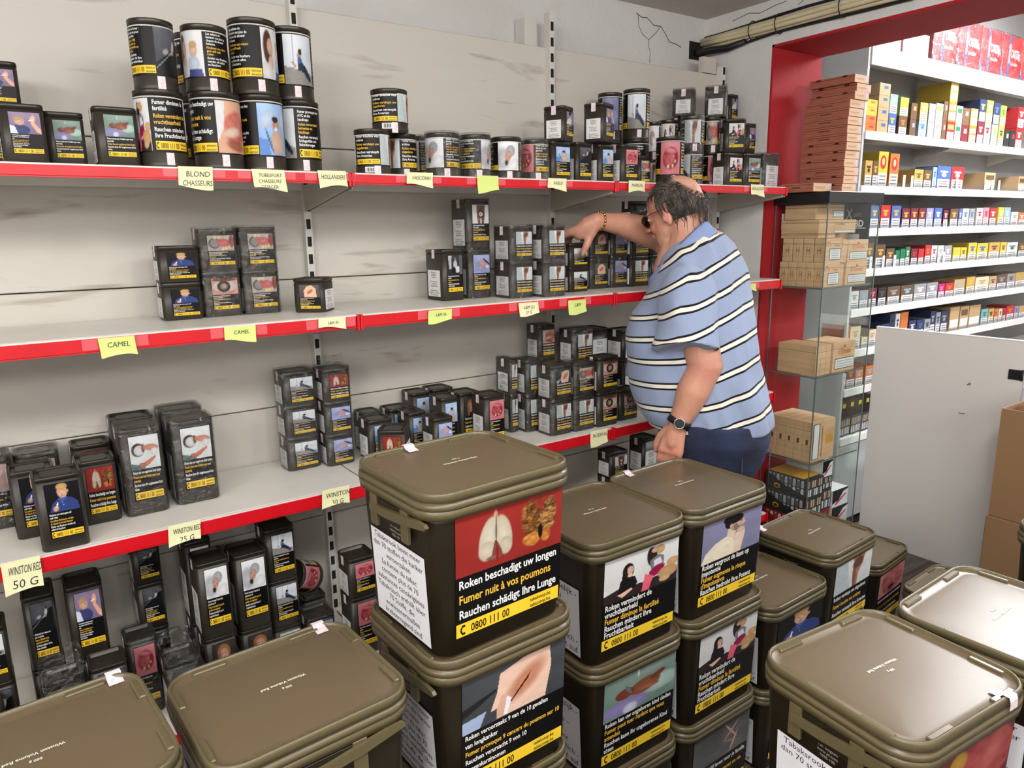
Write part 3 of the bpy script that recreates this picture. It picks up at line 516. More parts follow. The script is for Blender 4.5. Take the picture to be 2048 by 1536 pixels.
# red paint of the opening: reveal and soffit, slightly uneven
MB().box(2.602, 2.927, 1.895, 1.905, 0, 2.31).build('red_reveal', M['red_wall'], wr)
MB().box(2.602, 2.927, -3.2, 1.9051, 2.300, 2.31).build('red_soffit', M['red_wall'], wr)
crack('plaster_crack', [(2.6, 2.10, 2.44), (2.6, 2.02, 2.452), (2.6, 1.97, 2.44), (2.6, 1.90, 2.452), (2.6, 1.85, 2.456)], wr)
crack('plaster_crack', [(2.6, 1.80, 2.43), (2.6, 1.77, 2.445), (2.6, 1.76, 2.462)], wr)
struct('wall_left', MB().box(-2.7, -2.5, -3.2, 2.4, 0, 2.475), M['plaster'])
struct('wall_front', MB().box(-2.6, 7.2, -3.3, -3.1, 0, 2.93), M['plaster'])
struct('wall_counter_back', MB().box(2.925, 7.2, 2.235, 2.4, 0, 2.93), M['grey_wall'], 'grey wall of the counter room')
struct('wall_counter_right', MB().box(7.0, 7.2, -3.2, 2.4, 0, 2.93), M['plaster'])

# ------------------------------------------------------------------ main shelving
XU = [-1.044, -0.144, 0.756, 1.656, 2.556]
unit = empty('wall_shelving', (0, 0, 0))
tag(unit, 'long white metal wall shelving with red price rails', 'shelving')
def slotted_upright(x, z0, z1, parent):
    w = .0105
    up = MB().box(x-w, x+w, 2.098, 2.1285, z0, z1).build('upright', M['upright'], parent)
    s = MB(); z = z0+.03
    while z < z1-.03:
        s.box(x-.0058, x+.0058, 2.0965, 2.099, z, z+.028); z += .05
    so = s.build('slot_row', M['slot'], up); so['kind'] = 'stuff'
    return up
for x in XU: slotted_upright(x, 0.0, 2.262 if x != 1.656 else 2.34, unit)
# short stub of an upright bolted up on the wall, seen beside the second upright
MB().box(1.60, 1.655, 2.18, 2.235, 2.23, 2.335).build('upright_stub', M['upright'], unit)
MB().box(2.46, 2.54, 2.127, 2.15, 2.2345, 2.295).build('upright_stub', M['panel'], unit)
zs = [0.02, 0.37, 0.743, 1.115, 1.488, 1.861, 2.234]
pk = {}
for i in range(4):
    for j in range(6):
        h = round(zs[j+1]-zs[j]-.003, 4)
        if h not in pk:
            pk[h] = MB().bbox(0, .897, 0, .012, 0, h, .002).mesh('back_panel', [M['stain']])
        mesh_obj('back_panel', pk[h], unit, loc=(XU[i]+.0015, 2.124 + (0.0006 if (i+j) % 2 else 0), zs[j]))
SH = {'A': (1.765, 1.737), 'B': (1.410, 1.375), 'C': (.950, .912), 'D': (.420, .385), 'E': (.14, .105)}
board_me = MB().bbox(.002, .896, 0.004, .345, -.006, 0, .001).box(.002, .896, 0.004, .014, -.026, -.006).box(.002, .896, .33, .345, -.026, -.006).mesh('shelf_board', [M['shelf']])
def rail_me(h):
    mb = MB().bbox(.006, .889, -.006, .003, -h+.003, -.004, .0008, mi=0)
    mb.box(.004, .891, -.0045, .004, -.004, -.0005, mi=1)
    mb.box(.004, .891, -.0045, .004, -h, -h+.003, mi=0)
    for x in (.000, .891): mb.bbox(x, x+.007, -.010, .004, -h-.006, 0, .001, mi=0)
    return mb.mesh('price_rail', [M['red_rail'], M['shelf']])
brk = MB()
for (xa, xb) in ((-.002, .001),):
    v = [(xa, 0, -.004), (xa, .34, -.004), (xa, .34, -.085), (xa, .30, -.075), (xa, .0, -.03)]
    v += [(xb, y, z) for _, y, z in v]
    brk.add(v, [(4, 3, 2, 1, 0), (5, 6, 7, 8, 9), (0, 1, 6, 5), (1, 2, 7, 6), (2, 3, 8, 7), (3, 4, 9, 8), (4, 0, 5, 9)])
brk_me = brk.mesh('shelf_bracket', [M['shelf_under']])
for k, (zt, zb) in SH.items():
    rm = rail_me(zt-zb)
    for i in range(4):
        bd = mesh_obj('shelf_board', board_me, unit, loc=(XU[i], 1.772, zt))
        mesh_obj('price_rail', rm, bd)
    for x in XU[1:]:
        mesh_obj('shelf_bracket', brk_me, unit, loc=(x-.006, 1.78, zt-.008)); mesh_obj('shelf_bracket', brk_me, unit, loc=(x+.007, 1.78, zt-.008))

# taped notes on the rails
NOTES = [
('A',.352,.424,1.765,1.72,'BLOND|CHASSEURS','pale note reading blond on the top rail',0),
('A',.509,.585,1.764,1.718,'TUBESFORT|CHASSEURS|DEJAGER','pale note with three handwritten lines on the top rail',0),
('A',.666,.738,1.766,1.726,'HOLLANDERS','pale note left of the first joint of the top rail',0),
('A',.907,.984,1.769,1.734,'VASCONH','pale note just right of the first joint of the top rail',0),
('A',1.123,1.194,1.767,1.723,'','blank yellow-green note on the top rail',1),
('A',1.372,1.443,1.766,1.732,'AXELD','pale note under the tins in the middle of the top rail',0),
('A',1.701,1.773,1.767,1.73,'MARSUAL','pale note on the top rail just left of the man\'s head',0),
('A',2.322,2.399,1.768,1.726,'ROULSTOF','pale note near the right end of the top rail',0),
('B',.156,.226,1.405,1.362,'CAMEL','large yellow-green note at the left of the middle rail',1),
('B',.415,.487,1.406,1.371,'CAMEL','small yellow-green note below the mouth-picture tins, middle rail',1),
('B',.642,.714,1.407,1.38,'L&M 30','creased pale note below the small angled tin, middle rail',0),
('B',.954,1.029,1.404,1.372,'L&M XL','yellow-green note right of the first joint, middle rail',1),
('B',1.258,1.331,1.403,1.367,'L&M (L)|27 G','pale two-line note under the wrapped tins, middle rail',0),
('B',1.449,1.521,1.398,1.357,'L&M','curled yellow-green note left of the second joint, middle rail',1),
('B',2.337,2.383,1.402,1.372,'','tiny yellow-green note at the right end of the middle rail',1),
('C',-.075,-.006,.954,.883,'WINSTON RED|50 G','torn pale note at the left end of the lower rail',0),
('C',.247,.318,.955,.905,'WINSTON RED|25 G','torn pale note with two lines below the tall wrapped tins, lower rail',0),
('C',.619,.695,.958,.908,'WINSTON|30 G','pale note below the two stacks of wrapped tins, lower rail',0),
('C',1.546,1.622,.955,.905,'INTERVAL','pale note near the right end of the lower rail beside the man',0)]
def ycurl(u, w, ph, yb): return yb-.0012-.005*max(0, w-.6)*abs(math.sin(u*4+ph))*2
for (s, x0, x1, zt, zb, t, lab, gr) in NOTES:
    nx, nz = 6, 5; a = MB(); v = []; yb = 1.7605; r = random.Random(int(x0*1000))
    ph = r.uniform(0, 6); sl = r.uniform(-.004, .004)
    for j in range(nz+1):
        for i in range(nx+1):
            u = i/nx; w = j/nz
            x = x0+(x1-x0)*u+sl*w; z = zt+.001-(zt-zb)*w - (.006*math.sin(u*3+ph) if j == nz else 0)
            y = ycurl(u, w, ph, yb)
            v.append((x, y, z))
    n0 = len(v); v += [(x, y+.0005, z) for x, y, z in v]
    f = [(j*(nx+1)+i, (j+1)*(nx+1)+i, (j+1)*(nx+1)+i+1, j*(nx+1)+i+1) for j in range(nz) for i in range(nx)]
    f += [tuple(n0+k for k in reversed(q)) for q in f]
    a.add(v, f, 0, True)
    o = a.build('sticky_note', M['note_green'] if gr else M['note'])
    tag(o, lab, 'note', 'handwritten notes on the price rails')
    if t:
        ar = Art(); L = t.split('|'); hh = (zt-zb)*.86/max(2, len(L))
        for i, l in enumerate(L): ar.text(l, (x0+x1)/2, zt-.006-hh*(i+.75), hh*.85, (48, 50, 58), 0, 'C', maxw=(x1-x0)*.86, bold=.0, cond=.9)
        mesh_obj('handwriting', ar.mesh('handwriting', lambda x, y, z: (x+(y-zb)*.12, ycurl((x-x0)/(x1-x0), (zt-y)/(zt-zb), ph, yb)-.0008, y)), o)
# strips of tape beside the notes
nn_ = {}
for (s, x0, x1, zt, zb, t, lab, gr) in NOTES:
    if s == 'C': continue
    nn_[s] = nn_.get(s, -1)+1
    z1, z0 = (1.761, 1.744) if s == 'A' else (1.405, 1.382)
    for xa, xb in ((x0-.03, x0), (x1, x1+.028)):
        if 1.63 < xa < 1.68: continue
        o = MB().box(xa, xb, 1.7652, 1.7658, z0, z1).build('tape_strip', M['tape'])
        tag(o, 'adhesive tape strip %s of the %s note on the %s rail' % ('left' if xb <= x0 else 'right', 'first second third fourth fifth sixth seventh eighth'.split()[nn_[s]], 'top' if s == 'A' else 'middle'), 'tape', 'tape strips beside the notes, %s rail' % ('top' if s == 'A' else 'middle'))

# ------------------------------------------------------------------ tobacco tins and cans on the shelves
# (shape, shelf, x, y, z, width or radius, depth, height, rotation, picture, wrap, hollow lid, row, level, levels)
TINS = [
 ('S','A',0.051,2.002,1.765,0.083,0.075,0.128,0,'smokehand',0,0,'b',0,2),
 ('S','A',0.051,2.002,1.893,0.083,0.075,0.093,0,'smokehand',0,0,'b',1,2),
 ('S','A',0.08,1.84,1.765,0.078,0.08,0.114,0,'smokehand',0,0,'f',0,1),
 ('S','A',0.156,1.89,1.765,0.074,0.08,0.11,0,'baby',0,0,'f',0,1),
 ('S','A',0.249,1.85,1.765,0.083,0.08,0.122,0,'baby',0,0,'f',0,1),
 ('R','A',0.342,1.84,1.765,0.0502,0,0.162,0,'mother',0,0,'f',0,2),
 ('R','A',0.462,1.99,1.765,0.0426,0,0.179,0,'face',0,0,'b',0,2),
 ('R','A',0.462,1.99,1.944,0.0426,0,0.146,0,'face',0,0,'b',1,2),
 ('R','A',0.463,1.845,1.765,0.0543,0,0.169,0,'bruise',0,0,'f',0,2),
 ('R','A',0.571,1.86,1.765,0.0518,0,0.174,0,'patient',0,0,'f',0,2),
 ('R','A',0.677,1.9,1.765,0.0522,0,0.175,0,'strokeman',0,0,'f',0,2),
 ('R','A',0.342,1.84,1.927,0.0449,0,0.143,0,'bodybag',0,0,'f',1,2),
 ('R','A',0.453,1.845,1.934,0.048,0,0.14,0,'smokewoman',0,0,'f',1,2),
 ('R','A',0.566,1.86,1.939,0.0536,0,0.166,0,'smokewoman',0,0,'f',1,2),
 ('R','A',0.669,1.9,1.94,0.052,0,0.169,0,'strokeman',0,0,'f',1,2),
 ('R','A',0.85,1.84,1.765,0.0453,0,0.113,0,'leg',0,0,'f',0,2),
 ('R','A',0.968,1.9,1.765,0.0393,0,0.115,0,'leg',0,0,'f',0,1),
 ('R','A',0.91,1.85,1.878,0.0479,0,0.104,0,'leg',0,0,'f',1,2),
 ('R','A',1.071,1.97,1.765,0.0278,0,0.124,0,'turban',1,0,'b',0,1),
 ('R','A',1.067,1.85,1.765,0.0476,0,0.118,0,'turban',1,0,'f',0,1),
 ('R','A',1.182,1.86,1.765,0.045,0,0.121,0,'turban',1,0,'f',0,1),
 ('R','A',1.297,1.87,1.765,0.0458,0,0.122,0,'turban',0,0,'f',0,1),
 ('R','A',1.414,1.88,1.765,0.0427,0,0.122,0,'mouth',1,0,'f',0,1),
 ('S','A',1.506,1.898,1.765,0.083,0.075,0.123,0,'patient',0,0,'f',0,1),
 ('S','A',1.513,1.885,1.888,0.075,0.075,0.104,25,'man',0,0,'f',1,2),
 ('S','A',1.617,1.92,1.765,0.072,0.08,0.128,0,'bodybag',0,0,'f',0,1),
 ('S','A',1.702,1.905,1.765,0.069,0.08,0.124,0,'patient',0,0,'f',0,1),
 ('S','A',1.796,1.89,1.765,0.079,0.08,0.127,0,'mouth',0,0,'f',0,1),
 ('S','A',1.678,1.88,1.894,0.085,0.075,0.119,22,'smokehand',0,0,'f',1,2),
 ('R','A',1.864,2.03,1.765,0.0425,0,0.157,0,'turban',0,0,'b',0,2),
 ('R','A',1.864,2.03,1.922,0.0425,0,0.162,0,'deadman',0,0,'b',1,2),
 ('R','A',1.955,1.99,1.765,0.047,0,0.162,0,'bodybag',0,0,'b',0,2),
 ('R','A',1.955,1.99,1.927,0.047,0,0.171,0,'strokeman',0,0,'b',1,2),
 ('S','A',1.898,1.915,1.765,0.06,0.06,0.098,0,'teeth',0,0,'f',0,1),
 ('R','A',2.084,2.03,1.765,0.0296,0,0.103,0,'leg',0,0,'b',0,2),
 ('R','A',2.084,2.03,1.868,0.0296,0,0.134,0,'mask',0,0,'b',1,2),
 ('R','A',2.184,2.05,1.765,0.0387,0,0.122,0,'leg',0,0,'b',0,2),
 ('R','A',2.184,2.05,1.887,0.0387,0,0.13,0,'mother',0,0,'b',1,2),
 ('R','A',1.995,1.86,1.765,0.0483,0,0.16,0,'mouth',0,0,'f',0,1),
 ('R','A',2.209,1.95,1.765,0.0434,0,0.133,0,'strokeman',1,0,'f',0,2),
 ('R','A',2.209,1.95,1.898,0.0434,0,0.122,0,'leg',1,0,'f',1,2),
 ('R','A',2.365,1.99,1.765,0.0335,0,0.138,0,'mouth',0,0,'f',0,2),
 ('R','A',2.365,1.99,1.903,0.0335,0,0.13,0,'teeth',0,0,'f',1,2),
 ('S','A',2.365,1.905,1.765,0.107,0.07,0.126,0,'mother',0,0,'f',0,1),
 ('S','A',2.477,1.905,1.765,0.106,0.07,0.129,0,'baby',0,0,'f',0,1),
 ('S','A',2.596,1.905,1.765,0.101,0.07,0.134,0,'info',1,0,'f',0,1),
 ('S','A',2.417,1.93,1.895,0.085,0.085,0.126,-38,'mother',0,0,'f',1,2),
 ('S','A',2.585,1.99,1.908,0.084,0.06,0.115,0,'smokehand',0,0,'f',1,2),
 ('S','A',2.248,2.03,2.035,0.08,0.08,0.094,35,'boy',1,0,'f',1,2),
 ('S','A',2.386,1.99,2.034,0.085,0.08,0.111,35,'boy',1,0,'f',1,2),
 ('S','A',2.559,2.07,2.033,0.054,0.06,0.111,0,'man',0,0,'f',1,2),
 ('S','B',0.371,1.997,1.41,0.094,0.075,0.093,0,'boy',0,0,'f',0,2),
 ('S','B',0.371,1.997,1.503,0.094,0.075,0.09,0,'boy',0,0,'f',1,2),
 ('S','B',0.47,2.005,1.41,0.096,0.075,0.115,0,'eye',1,0,'f',0,2),
 ('S','B',0.47,2.005,1.525,0.096,0.075,0.108,0,'teeth',1,0,'f',1,2),
 ('S','B',0.57,2.003,1.41,0.096,0.075,0.114,0,'teeth',1,0,'f',0,2),
 ('S','B',0.57,2.003,1.524,0.096,0.075,0.112,0,'teeth',1,0,'f',1,2),
 ('S','B',0.697,1.93,1.41,0.085,0.085,0.091,-42,'scar',0,0,'f',0,1),
 ('S','B',1.13,1.97,1.41,0.078,0.11,0.153,0,'wheelchair',0,0,'f',0,1),
 ('S','B',1.234,1.9785,1.41,0.088,0.1,0.151,0,'clinic',1,0,'f',0,2),
 ('S','B',1.234,1.9785,1.561,0.088,0.1,0.151,0,'impotence',1,0,'f',1,2),
 ('S','B',1.33,1.8845,1.41,0.089,0.1,0.112,0,'leg',1,0,'f',0,2),
 ('S','B',1.33,1.8845,1.522,0.089,0.1,0.107,0,'leg',1,0,'f',1,2),
 ('S','B',1.433,1.8515,1.41,0.089,0.1,0.111,0,'leg',1,0,'f',0,2),
 ('S','B',1.433,1.8515,1.521,0.089,0.1,0.11,0,'leg',1,0,'f',1,2),
 ('S','B',1.602,1.916,1.41,0.086,0.06,0.083,0,'strokeman',0,0,'f',0,2),
 ('S','B',1.602,1.916,1.493,0.086,0.06,0.078,0,'strokeman',0,0,'f',1,2),
 ('S','B',1.732,1.958,1.41,0.09,0.06,0.105,0,'scar',1,0,'f',0,2),
 ('S','B',1.732,1.958,1.515,0.09,0.06,0.103,0,'scar',1,0,'f',1,2),
 ('S','B',1.823,1.953,1.41,0.083,0.06,0.111,0,'clinic',1,0,'f',0,2),
 ('S','B',1.823,1.953,1.521,0.083,0.06,0.093,0,'clinic',1,0,'f',1,2),
 ('S','B',1.912,1.94,1.41,0.094,0.06,0.109,0,'leg',0,0,'f',0,3),
 ('S','B',1.912,1.94,1.519,0.094,0.06,0.096,0,'leg',0,0,'f',1,3),
 ('S','B',1.912,1.94,1.615,0.094,0.06,0.096,0,'bodybag',0,0,'f',2,3),
 ('S','B',1.997,1.934,1.41,0.079,0.06,0.111,0,'bodybag',0,0,'f',0,2),
 ('S','B',1.997,1.934,1.521,0.079,0.06,0.094,0,'bodybag',0,0,'f',1,2),
 ('S','C',-0.073,2.041,0.95,0.078,0.09,0.174,0,'throat',1,0,'f',0,1),
 ('S','C',0.018,2.07,0.95,0.091,0.09,0.162,0,'throat',1,0,'b',0,1),
 ('S','C',0.002,1.931,0.95,0.088,0.08,0.159,0,'boy',0,0,'b',0,1),
 ('S','C',0.046,1.819,0.95,0.092,0.085,0.168,0,'boy',0,0,'f',0,1),
 ('S','C',0.129,1.934,0.95,0.084,0.085,0.156,0,'lungs',0,0,'f',0,1),
 ('S','C',0.134,2.068,0.95,0.087,0.085,0.162,0,'lungs',0,0,'b',0,1),
 ('S','C',0.228,1.936,0.95,0.096,0.095,0.217,0,'crib',1,0,'f',0,1),
 ('S','C',0.232,2.075,0.95,0.1,0.09,0.213,0,'crib',0,0,'b',0,1),
 ('S','C',0.347,1.946,0.95,0.103,0.095,0.215,0,'crib',1,0,'f',0,1),
 ('S','C',0.35,2.075,0.95,0.104,0.09,0.216,0,'crib',1,0,'b',0,1),
 ('S','C',0.656,2.029,0.95,0.096,0.085,0.098,0,'strokeman',1,0,'f',0,3),
 ('S','C',0.656,2.029,1.048,0.096,0.085,0.092,0,'strokeman',1,0,'f',1,3),
 ('S','C',0.656,2.029,1.14,0.096,0.085,0.097,0,'strokeman',1,0,'f',2,3),
 ('S','C',0.757,2.002,0.95,0.084,0.085,0.094,0,'clinic',1,0,'f',0,3),
 ('S','C',0.757,2.002,1.044,0.084,0.085,0.097,0,'clinic',1,0,'f',1,3),
 ('S','C',0.757,2.002,1.141,0.084,0.085,0.096,0,'lungs',1,0,'f',2,3),
 ('S','C',0.869,1.84,0.95,0.08,0.085,0.122,-38,'lungs',0,0,'f',0,1),
 ('S','C',0.872,1.972,0.95,0.08,0.085,0.124,0,'patient',0,0,'f',0,1),
 ('S','C',0.888,2.06,0.95,0.066,0.08,0.125,0,'patient',0,0,'b',0,1),
 ('S','C',0.987,2.07,0.95,0.08,0.08,0.121,0,'patient',0,0,'b',0,1),
 ('S','C',1.03,1.873,0.95,0.068,0.085,0.124,0,'clinic',0,0,'f',0,1),
 ('S','C',0.995,1.972,0.95,0.062,0.085,0.127,0,'patient',0,0,'f',0,1),
 ('S','C',1.092,1.942,0.95,0.062,0.085,0.164,0,'patient',0,0,'f',0,1),
 ('S','C',1.064,2.072,0.95,0.068,0.085,0.161,0,'patient',0,0,'b',0,1),
 ('S','C',1.222,1.883,0.95,0.08,0.085,0.164,0,'mouth',0,0,'f',0,1),
 ('S','C',1.19,1.982,0.95,0.08,0.085,0.159,0,'face',0,0,'f',0,1),
 ('S','C',1.148,2.078,0.95,0.08,0.085,0.162,0,'face',0,0,'b',0,1),
 ('S','C',1.357,1.972,0.95,0.033,0.085,0.131,0,'leg',1,0,'f',0,2),
 ('S','C',1.357,1.972,1.081,0.033,0.085,0.118,0,'leg',1,0,'f',1,2),
 ('S','C',1.4225,1.94,0.95,0.075,0.085,0.127,0,'leg',1,0,'f',0,2),
 ('S','C',1.4225,1.94,1.077,0.075,0.085,0.117,0,'leg',1,0,'f',1,2),
 ('S','C',1.465,1.85,0.95,0.09,0.085,0.12,0,'leg',1,0,'f',0,2),
 ('S','C',1.465,1.85,1.07,0.09,0.085,0.114,0,'hand',1,0,'f',1,2),
 ('S','C',1.56,1.841,0.95,0.094,0.075,0.121,0,'leg',1,0,'f',0,2),
 ('S','C',1.56,1.841,1.071,0.094,0.075,0.111,0,'teeth',1,0,'f',1,2),
 ('S','C',1.66,1.834,0.95,0.096,0.075,0.12,0,'eye',0,0,'f',0,2),
 ('S','C',1.66,1.834,1.07,0.096,0.075,0.122,0,'eye',0,0,'f',1,2),
 ('S','C',1.775,1.851,0.95,0.094,0.075,0.111,0,'eye',0,0,'f',0,1),
 ('S','C',1.546,2.03,1.165,0.076,0.08,0.126,0,'bruise',1,0,'f',1,2),
 ('S','C',1.635,1.942,1.159,0.096,0.085,0.118,0,'leg',1,0,'f',1,2),
 ('S','C',1.8,2.05,1.138,0.094,0.1,0.118,0,'none',0,0,'f',1,2),
 ('S','C',1.914,1.99,0.95,0.105,0.1,0.188,0,'none',0,0,'f',0,2),
 ('S','C',1.914,1.99,1.138,0.105,0.1,0.109,0,'none',0,0,'f',1,2),
 ('S','D',-0.15,1.81,0.42,0.07,0.085,0.204,0,'bodybag',0,0,'f',0,1),
 ('S','D',-0.128,1.91,0.42,0.073,0.085,0.214,0,'bodybag',0,0,'f',0,2),
 ('S','D',-0.128,1.91,0.634,0.073,0.085,0.136,0,'strokeman',0,0,'f',1,2),
 ('S','D',-0.024,1.985,0.601,0.067,0.1,0.19,0,'bodybag',0,1,'f',0,1),
 ('S','D',0.069,1.972,0.601,0.08,0.1,0.194,0,'smokehand',0,1,'f',0,1),
 ('S','D',0.0,1.817,0.42,0.078,0.085,0.218,0,'mouth',2,1,'f',0,1),
 ('S','D',0.09,1.833,0.42,0.078,0.085,0.219,0,'bodybag',0,1,'f',0,1),
 ('S','D',0.172,1.925,0.42,0.07,0.085,0.211,0,'mouth',1,1,'f',0,1),
 ('S','D',0.219,2.033,0.42,0.067,0.085,0.175,0,'bodybag',0,0,'b',0,3),
 ('S','D',0.219,2.033,0.595,0.067,0.085,0.129,0,'bodybag',0,0,'b',1,3),
 ('S','D',0.219,2.033,0.724,0.067,0.085,0.112,0,'bodybag',0,0,'b',2,3),
 ('S','D',0.25,1.86,0.42,0.08,0.09,0.155,0,'bodybag',2,1,'f',0,1),
 ('S','D',0.35,1.895,0.42,0.081,0.1,0.173,0,'face',0,1,'f',0,2),
 ('S','D',0.35,1.895,0.593,0.081,0.1,0.211,0,'turban',0,1,'f',1,2),
 ('S','D',0.341,2.02,0.42,0.069,0.1,0.164,0,'face',0,1,'b',0,2),
 ('S','D',0.341,2.02,0.584,0.069,0.1,0.234,0,'turban',0,1,'b',1,2),
 ('S','D',0.449,1.92,0.42,0.088,0.1,0.151,0,'face',0,1,'f',0,2),
 ('S','D',0.449,1.92,0.571,0.088,0.1,0.218,0,'turban',0,1,'f',1,2),
 ('S','D',0.54,1.95,0.42,0.085,0.1,0.111,0,'strokeman',0,1,'f',0,3),
 ('S','D',0.54,1.95,0.531,0.085,0.1,0.142,0,'strokeman',0,1,'f',1,3),
 ('S','D',0.54,1.95,0.673,0.085,0.1,0.153,0,'strokeman',0,1,'f',2,3),
 ('S','D',0.632,1.922,0.42,0.082,0.085,0.119,0,'patient',1,1,'f',0,1),
 ('S','D',0.735,1.845,0.42,0.085,0.09,0.183,0,'mouth',0,1,'f',1,3),
 ('S','D',0.735,1.845,0.603,0.085,0.09,0.12,0,'mouth',0,1,'f',2,3),
 ('S','D',1.778,1.9,0.57,0.09,0.08,0.15,0,'impotence',0,0,'f',0,2),
 ('S','D',1.778,1.9,0.721,0.09,0.08,0.096,0,'impotence',0,0,'f',1,2),
 ('S','D',1.94,1.903,0.56,0.08,0.085,0.14,0,'none',0,0,'f',0,2),
 ('S','D',1.94,1.903,0.7,0.08,0.085,0.139,0,'none',0,0,'f',1,2),
 ('S','C',1.546,2.03,0.95,0.076,0.08,0.107,0,'bruise',0,0,'b',0,1),
 ('S','C',1.546,2.03,1.057,0.076,0.08,0.107,0,'bruise',0,0,'b',0,1),
 ('S','C',1.635,1.942,0.95,0.09,0.085,0.104,0,'eye',0,0,'b',0,1),
 ('S','C',1.635,1.942,1.054,0.09,0.085,0.104,0,'eye',0,0,'b',0,1),
 ('S','C',1.8,2.05,0.95,0.094,0.1,0.187,0,'none',0,0,'b',0,1),
 ('S','A',2.585,1.99,1.765,0.084,0.06,0.142,0,'smokehand',0,0,'b',0,1),
 ('S','A',2.268,2.058,1.765,0.066,0.066,0.135,0,'boy',0,0,'b',0,1),
 ('S','A',2.268,2.058,1.9,0.066,0.066,0.134,0,'boy',0,0,'b',0,1),
 ('S','A',2.559,2.07,1.765,0.054,0.06,0.134,0,'man',0,0,'b',0,1),
 ('S','A',2.559,2.07,1.899,0.054,0.06,0.133,0,'man',0,0,'b',0,1),
 ('S','D',-0.024,1.985,0.42,0.07,0.1,0.18,0,'bodybag',0,0,'b',0,1),
 ('S','D',0.069,1.972,0.42,0.08,0.1,0.18,0,'bodybag',0,0,'b',0,1),
 ('S','D',1.778,1.9,0.42,0.09,0.08,0.15,0,'eye',0,0,'b',0,1),
 ('S','D',1.937,1.903,0.42,0.08,0.085,0.14,0,'none',0,0,'b',0,1),
]
PDESC = dict(lungs='two lungs on red', boy='boy in blue shirt', mother='mother and child', man='bare-shouldered man', hand='hand', baby='baby in blanket',
    leg='bare leg', mouth='pink mouth', teeth='teeth', eye='clouded eye', patient='hospital patient', strokeman='man collapsed on floor', turban='woman in white turban',
    bodybag='dark covered body', smokehand='child and smoking hand', scar='scarred skin', clinic='surgery', wheelchair='wheelchair', impotence='thighs and white shape',
    face='reddish-haired face', bruise='bruised skin', smokewoman='smoking woman with child', deadman='man in bed', mask='masked patient', throat='sore throat', crib='bandaged arm',
    none='no', info='no')
SHN = {'A': 'top shelf', 'B': 'second shelf', 'C': 'third shelf', 'D': 'lowest shelf'}
_tb = {}
def tin_meshes(w, d, h, style):
    key = (round(w, 3), round(d, 3), round(h, 3), style)
    if key in _tb: return _tb[key]
    r = min(w, d)*.17
    def R(z, i=0.0): return rrect(w-2*i, d-2*i, max(r-i, .002), z, 3)
    b = MB().loft([R(0, .003), R(.0025, .0005), R(h-.013, .0), R(h-.0125, .0018), R(h-.010, .0018)])
    body = b.mesh('body', [M['tin']])
    rec = .006 if not style else .016
    l = MB().loft([R(h-.010, .0018), R(h-.0095, -.0004), R(h-.0015, -.0004), R(h, .0008), R(h, .0035), R(h-.0015, .0055), R(h-rec, .006)], cap0=False)
    if style == 0:
        l.loft([rrect(w*.66, d*.60, r*.7, h-rec, 3), rrect(w*.64, d*.58, r*.7, h-rec+.0035, 3)], cap0=False)
    else:
        l.loft([[(w*.24*math.cos(t), d*.22*math.sin(t), h-rec+z) for t in (2*PI*k/16 for k in range(16))] for z in (0, .003)], cap0=False)
    lid = l.mesh('lid', [M['tinlid']])
    _tb[key] = (body, lid); return _tb[key]
def can_meshes(r, h):
    key = ('R', round(r, 4), round(h, 3))
    if key in _tb: return _tb[key]
    body = MB().loft([circ(r*.985, 0), circ(r, .002), circ(r, .010), circ(r*.99, .011), circ(r*.99, h-.012)]).mesh('body', [M['tin']])
    lid = MB().loft([circ(r*.99, h-.012), circ(r*1.01, h-.0115), circ(r*1.01, h-.003)], cap0=False, cap1=False, mi=0)
    lid.loft([circ(r*1.015, h-.003), circ(r*1.02, h-.001), circ(r*1.0, h), circ(r*.97, h), circ(r*.95, h-.005)], cap0=False, mi=0)
    lid.loft([circ(r*1.006, h-.0168), circ(r*1.014, h-.0158), circ(r*1.014, h-.0148), circ(r*1.006, h-.0140)], cap0=False, cap1=False, mi=1)
    m2 = lid.mesh('lid', [M['tinlid'], M['white_line']])
    _tb[key] = (body, m2); return _tb[key]
seal_me = MB().box(-.008, .008, -.0006, 0, -.026, 0).mesh('tax_seal', [M['seal']])
def wrap_mesh(w, d, h, r, round_=False):
    mb = MB(); rr = random.Random(int(w*1e4+h*1e3)); n = 10
    rings = []
    for k in range(n+1):
        z = -.001+(h+.006)*k/n
        base = circ(r, z, 32) if round_ else rrect(w, d, min(w, d)*.16, z, 4)
        rings.append([(x*(1.03+rr.uniform(-.006, .012)), y*(1.03+rr.uniform(-.006, .012)), z) for x, y, z in base])
    mb.loft(rings, cap0=False, cap1=True)
    return mb.mesh('plastic_wrap', [M['film']])
def open_bag(w, d, h):
    mb = MB(); rr = random.Random(int(w*1e4)); rings = []
    for k in range(9):
        t = k/8; z = h*.72+(h*.28+.05)*t
        g = 1.04+.10*math.sin(t*PI*.9)
        rings.append([(x*(g+rr.uniform(-.04, .06)*t), y*(g+rr.uniform(-.04, .06)*t), z+rr.uniform(-.006, .008)*t) for x, y, z in rrect(w, d, min(w, d)*.2, z, 4)])
    mb.loft(rings, cap0=False, cap1=False); return mb.mesh('open_plastic_bag', [M['crumple']])

